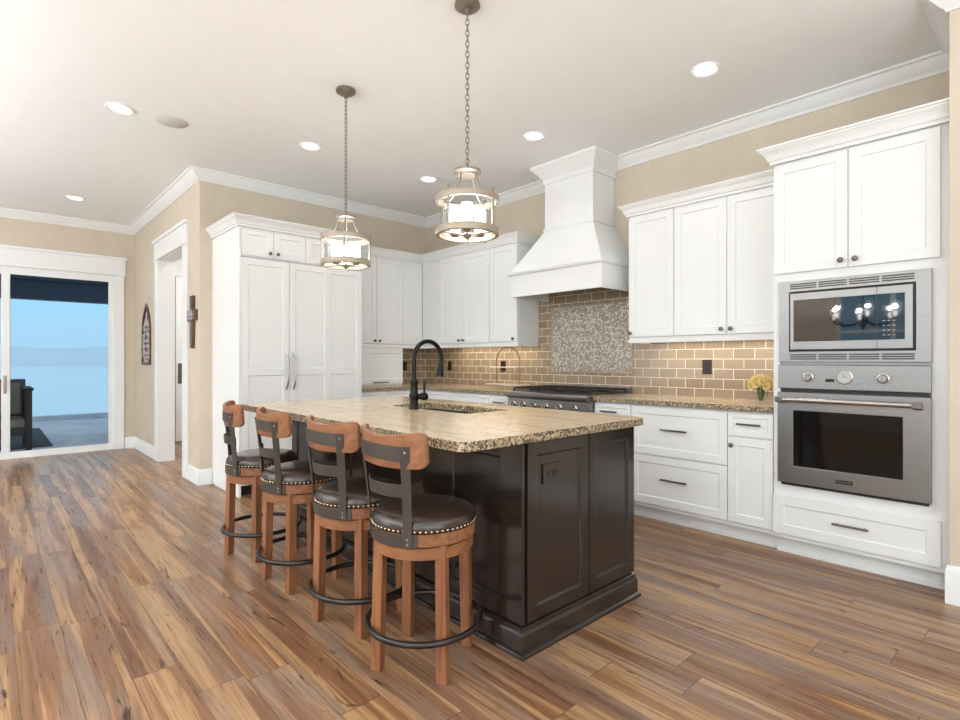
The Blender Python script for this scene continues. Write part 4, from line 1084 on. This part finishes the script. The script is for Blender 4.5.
# flowers
vx, vy = 4.225, -.30
r = thing('flower_vase', 'glass vase of pale yellow flowers on the counter beside the oven tower', 'vase', (vx, vy, .9145))
bm = B(); lathe(bm, [(0, .9145), (.035, .9145), (.04, .93), (.048, 1.01), (.046, 1.01), (.037, .932), (0, .922)], 32, Matrix.Translation((vx, vy, 0))); mesh('vase', bm, m_glass, r, smooth=50)
fl = B(); stm = B()
for i in range(22):
    a = i * 2.4; ph = math.acos(1 - 1.35 * (i + .5) / 22); rr = .062 * math.sin(ph); c = Vector((vx + rr * math.cos(a), vy + rr * math.sin(a), 1.04 + .052 * math.cos(ph)))
    tube(stm, [(vx + .01 * math.cos(a), vy + .01 * math.sin(a), .93), (vx + .022 * math.cos(a), vy + .022 * math.sin(a), 1.0), tuple(c)], .002, 5)
    bm = B()
    for ring, (n, tilt, ln) in enumerate(((7, .35, .022), (9, .8, .028), (10, 1.25, .032))):
        for k in range(n):
            th = 2 * PI * k / n + ring * .3 + i
            M = Matrix.Translation(c) @ Vector((c.x - vx, c.y - vy, c.z - 1.03)).to_track_quat('Z', 'Y').to_matrix().to_4x4() @ Matrix.Rotation(th, 4, 'Z') @ Matrix.Rotation(tilt, 4, 'Y')
            q = [M @ Vector(p) for p in ((0, -.004, 0), (0, .004, 0), (.003, .010, ln * .6), (.0, .006, ln), (0, -.006, ln), (.003, -.010, ln * .6))]
            v = [bm.verts.new(p) for p in q]; bm.faces.new((v[0], v[1], v[2], v[5])); bm.faces.new((v[5], v[2], v[3], v[4]))
    mesh('flower', bm, m_flower, r, smooth=80)
mesh('stem', stm, m_stem, r, smooth=60)
# gothic arch wall decor
ax0, ax1, az0, az1 = -2.55, -2.06, 1.15, 1.935
r = thing('arched_wall_decor', 'brown lancet arch plaque with pale lattice, hung on the wall beside the doorway', 'wall decor', ((ax0 + ax1) / 2, YA, az0))
def lancet(inset):
    c = (ax0 + ax1) / 2; h = (ax1 - ax0) / 2 - inset; zs = az0 + .40; H = az1 - zs - inset * 1.8; pts = [(c - h, az0 + inset)]
    for i in range(0, 13):
        a = i / 12 * PI / 3; pts.append((c + h - 2 * h * math.cos(a), zs + H * math.sin(a) / math.sin(PI / 3)))
    return pts + [(2 * c - x, z) for x, z in pts[:-1]][::-1]
o_, i_ = lancet(0), lancet(.032); bm = B()
R0 = [[bm.verts.new((x, y, z)) for x, z in lp] for lp, y in ((o_, YA - .001), (o_, YA - .016), (i_, YA - .016), (i_, YA - .001))]
for A, Bv in zip(R0, R0[1:] + R0[:1]):
    for k in range(len(A)): bm.faces.new((A[k], A[(k + 1) % len(A)], Bv[(k + 1) % len(A)], Bv[k]))
mesh('frame', bm, m_hardwood_dark, r)
bm = B(); prism(bm, lancet(.034), 'y', YA - .001, YA - .004); mesh('backing_board', bm, m_hardwood_dark, r)
bm = B(); c = (ax0 + ax1) / 2; xl, xr = ax0 + .05, ax1 - .05
def bar(p, q, w=.024):
    d = (Vector(q) - Vector(p)).normalized(); n_ = Vector((-d.y, d.x)) * w
    prism(bm, [tuple(Vector(p) + n_), tuple(Vector(q) + n_), tuple(Vector(q) - n_), tuple(Vector(p) - n_)], 'y', YA - .0045, YA - .011)
for k in range(3):
    z = az0 + .045 + k * .15
    bar((xl, z), (xr, z + .15)); bar((xr, z), (xl, z + .15))
bar((c, az0 + .49), (c, az1 - .12)); bar((xl + .005, az0 + .40), (xl + .005, az0 + .10)); bar((xr - .005, az0 + .40), (xr - .005, az0 + .10))
bar((xl + .02, az0 + .45), (c - .03, az1 - .22)); bar((xr - .02, az0 + .45), (c + .03, az1 - .22)); bar((xl, az0 + .045), (xr, az0 + .045))
mesh('lattice', bm, m_grey, r)
# cross
kx, kz = -.185, 1.65
r = thing('wall_cross', 'carved brown wooden cross with a silver rosette, hung on the wall by the refrigerator', 'wall decor', (kx, YA, 1.34))
bm = B(); prism(bm, [(kx - .03, 1.325), (kx + .03, 1.325), (kx + .048, 1.60), (kx + .038, kz - .04), (kx + .13, kz - .055), (kx + .13, kz + .055), (kx + .038, kz + .04), (kx + .045, 1.845), (kx - .045, 1.845), (kx - .038, kz + .04), (kx - .13, kz + .055), (kx - .13, kz - .055), (kx - .038, kz - .04), (kx - .048, 1.60)], 'y', YA - .001, YA - .03)
mesh('cross_board', bm, m_hardwood_dark, r, bevel=.004)
bm = B(); M = FY(YA - .03) @ Matrix.Translation((kx, kz, 0))
for k in range(8):
    a = k * PI / 4; lathe(bm, [(0, 0), (.022, 0), (.018, .012), (0, .018)], 12, M @ Matrix.Translation((.04 * math.cos(a), .04 * math.sin(a), 0)))
lathe(bm, [(0, 0), (.028, 0), (.024, .022), (0, .03)], 20, M); mesh('rosette', bm, m_mirror, r, smooth=50)

# porch chair and rug
px_, py_ = -4.12, -4.19
z0 = -.03
r = thing('patio_armchair', 'dark patio armchair with cushions outside the sliding door', 'armchair', (px_, py_, z0))
def C(n, b, m, **k): return mesh(n, b, m, r, **k)
for dx in (-.38, .38):
    for dy in (-.36, .36): C('leg', bx(px_ + dx - .035, px_ + dx + .035, py_ + dy - .035, py_ + dy + .035, z0 + .016, .80), m_wicker, bevel=.004)
for dy in (-.36, .36): C('arm', bx(px_ - .43, px_ + .45, py_ + dy - .05, py_ + dy + .05, .80, .835), m_wicker, bevel=.006)
for dy in (-.36, .36): C('side_panel', bx(px_ - .34, px_ + .34, py_ + dy - .012, py_ + dy + .012, .14, .62), m_wicker)
C('seat_frame', bx(px_ - .40, px_ + .40, py_ - .35, py_ + .35, .20, .30), m_wicker, bevel=.004)
C('backrest', tx(bx(-.36, .36, 0, .66, -.03, .03), Matrix.Translation((px_ - .36, py_, .28)) @ Matrix.Rotation(-.16, 4, 'Y') @ Matrix(((0, 0, 1, 0), (1, 0, 0, 0), (0, 1, 0, 0), (0, 0, 0, 1)))), m_wicker, bevel=.005)
C('seat_cushion', bx(px_ - .32, px_ + .38, py_ - .33, py_ + .33, .30, .42), m_cushion, bevel=.03, seg=3)
C('back_cushion', tx(bx(-.31, .31, .0, .46, .03, .14), Matrix.Translation((px_ - .34, py_, .42)) @ Matrix.Rotation(-.16, 4, 'Y') @ Matrix(((0, 0, 1, 0), (1, 0, 0, 0), (0, 1, 0, 0), (0, 0, 0, 1)))), m_cushion, bevel=.03, seg=3)
one('patio_rug', bx(-6.9, -4.2, -6.0, -3.54, -.03, -.016), m_rug, 'flat dark grey rug on the porch floor under the armchair', 'rug', bevel=.003)
area('hall_fill', (-1.6, -1.9, 2.95), (0, 0, 0), .6, .4, 34, (.97, .98, 1))  # added fill light to brighten the hall, not a real fixture
# porch ceiling lights
for x, y, lb in ((-6.6, -3.95, 'left one of two round lights in the dark porch ceiling'), (-6.6, -3.15, 'right one of two round lights in the dark porch ceiling')):
    bm = B(); lathe(bm, [(0, -.004), (.07, -.004), (.085, -.006), (.085, 0), (0, 0)], 28, Matrix.Translation((x, y, 2.78)))
    one('porch_light', bm, m_lens, lb, 'ceiling light', 'porch ceiling lights', smooth=40)
    spot('porch_lamp', (x, y, 2.76), 45)
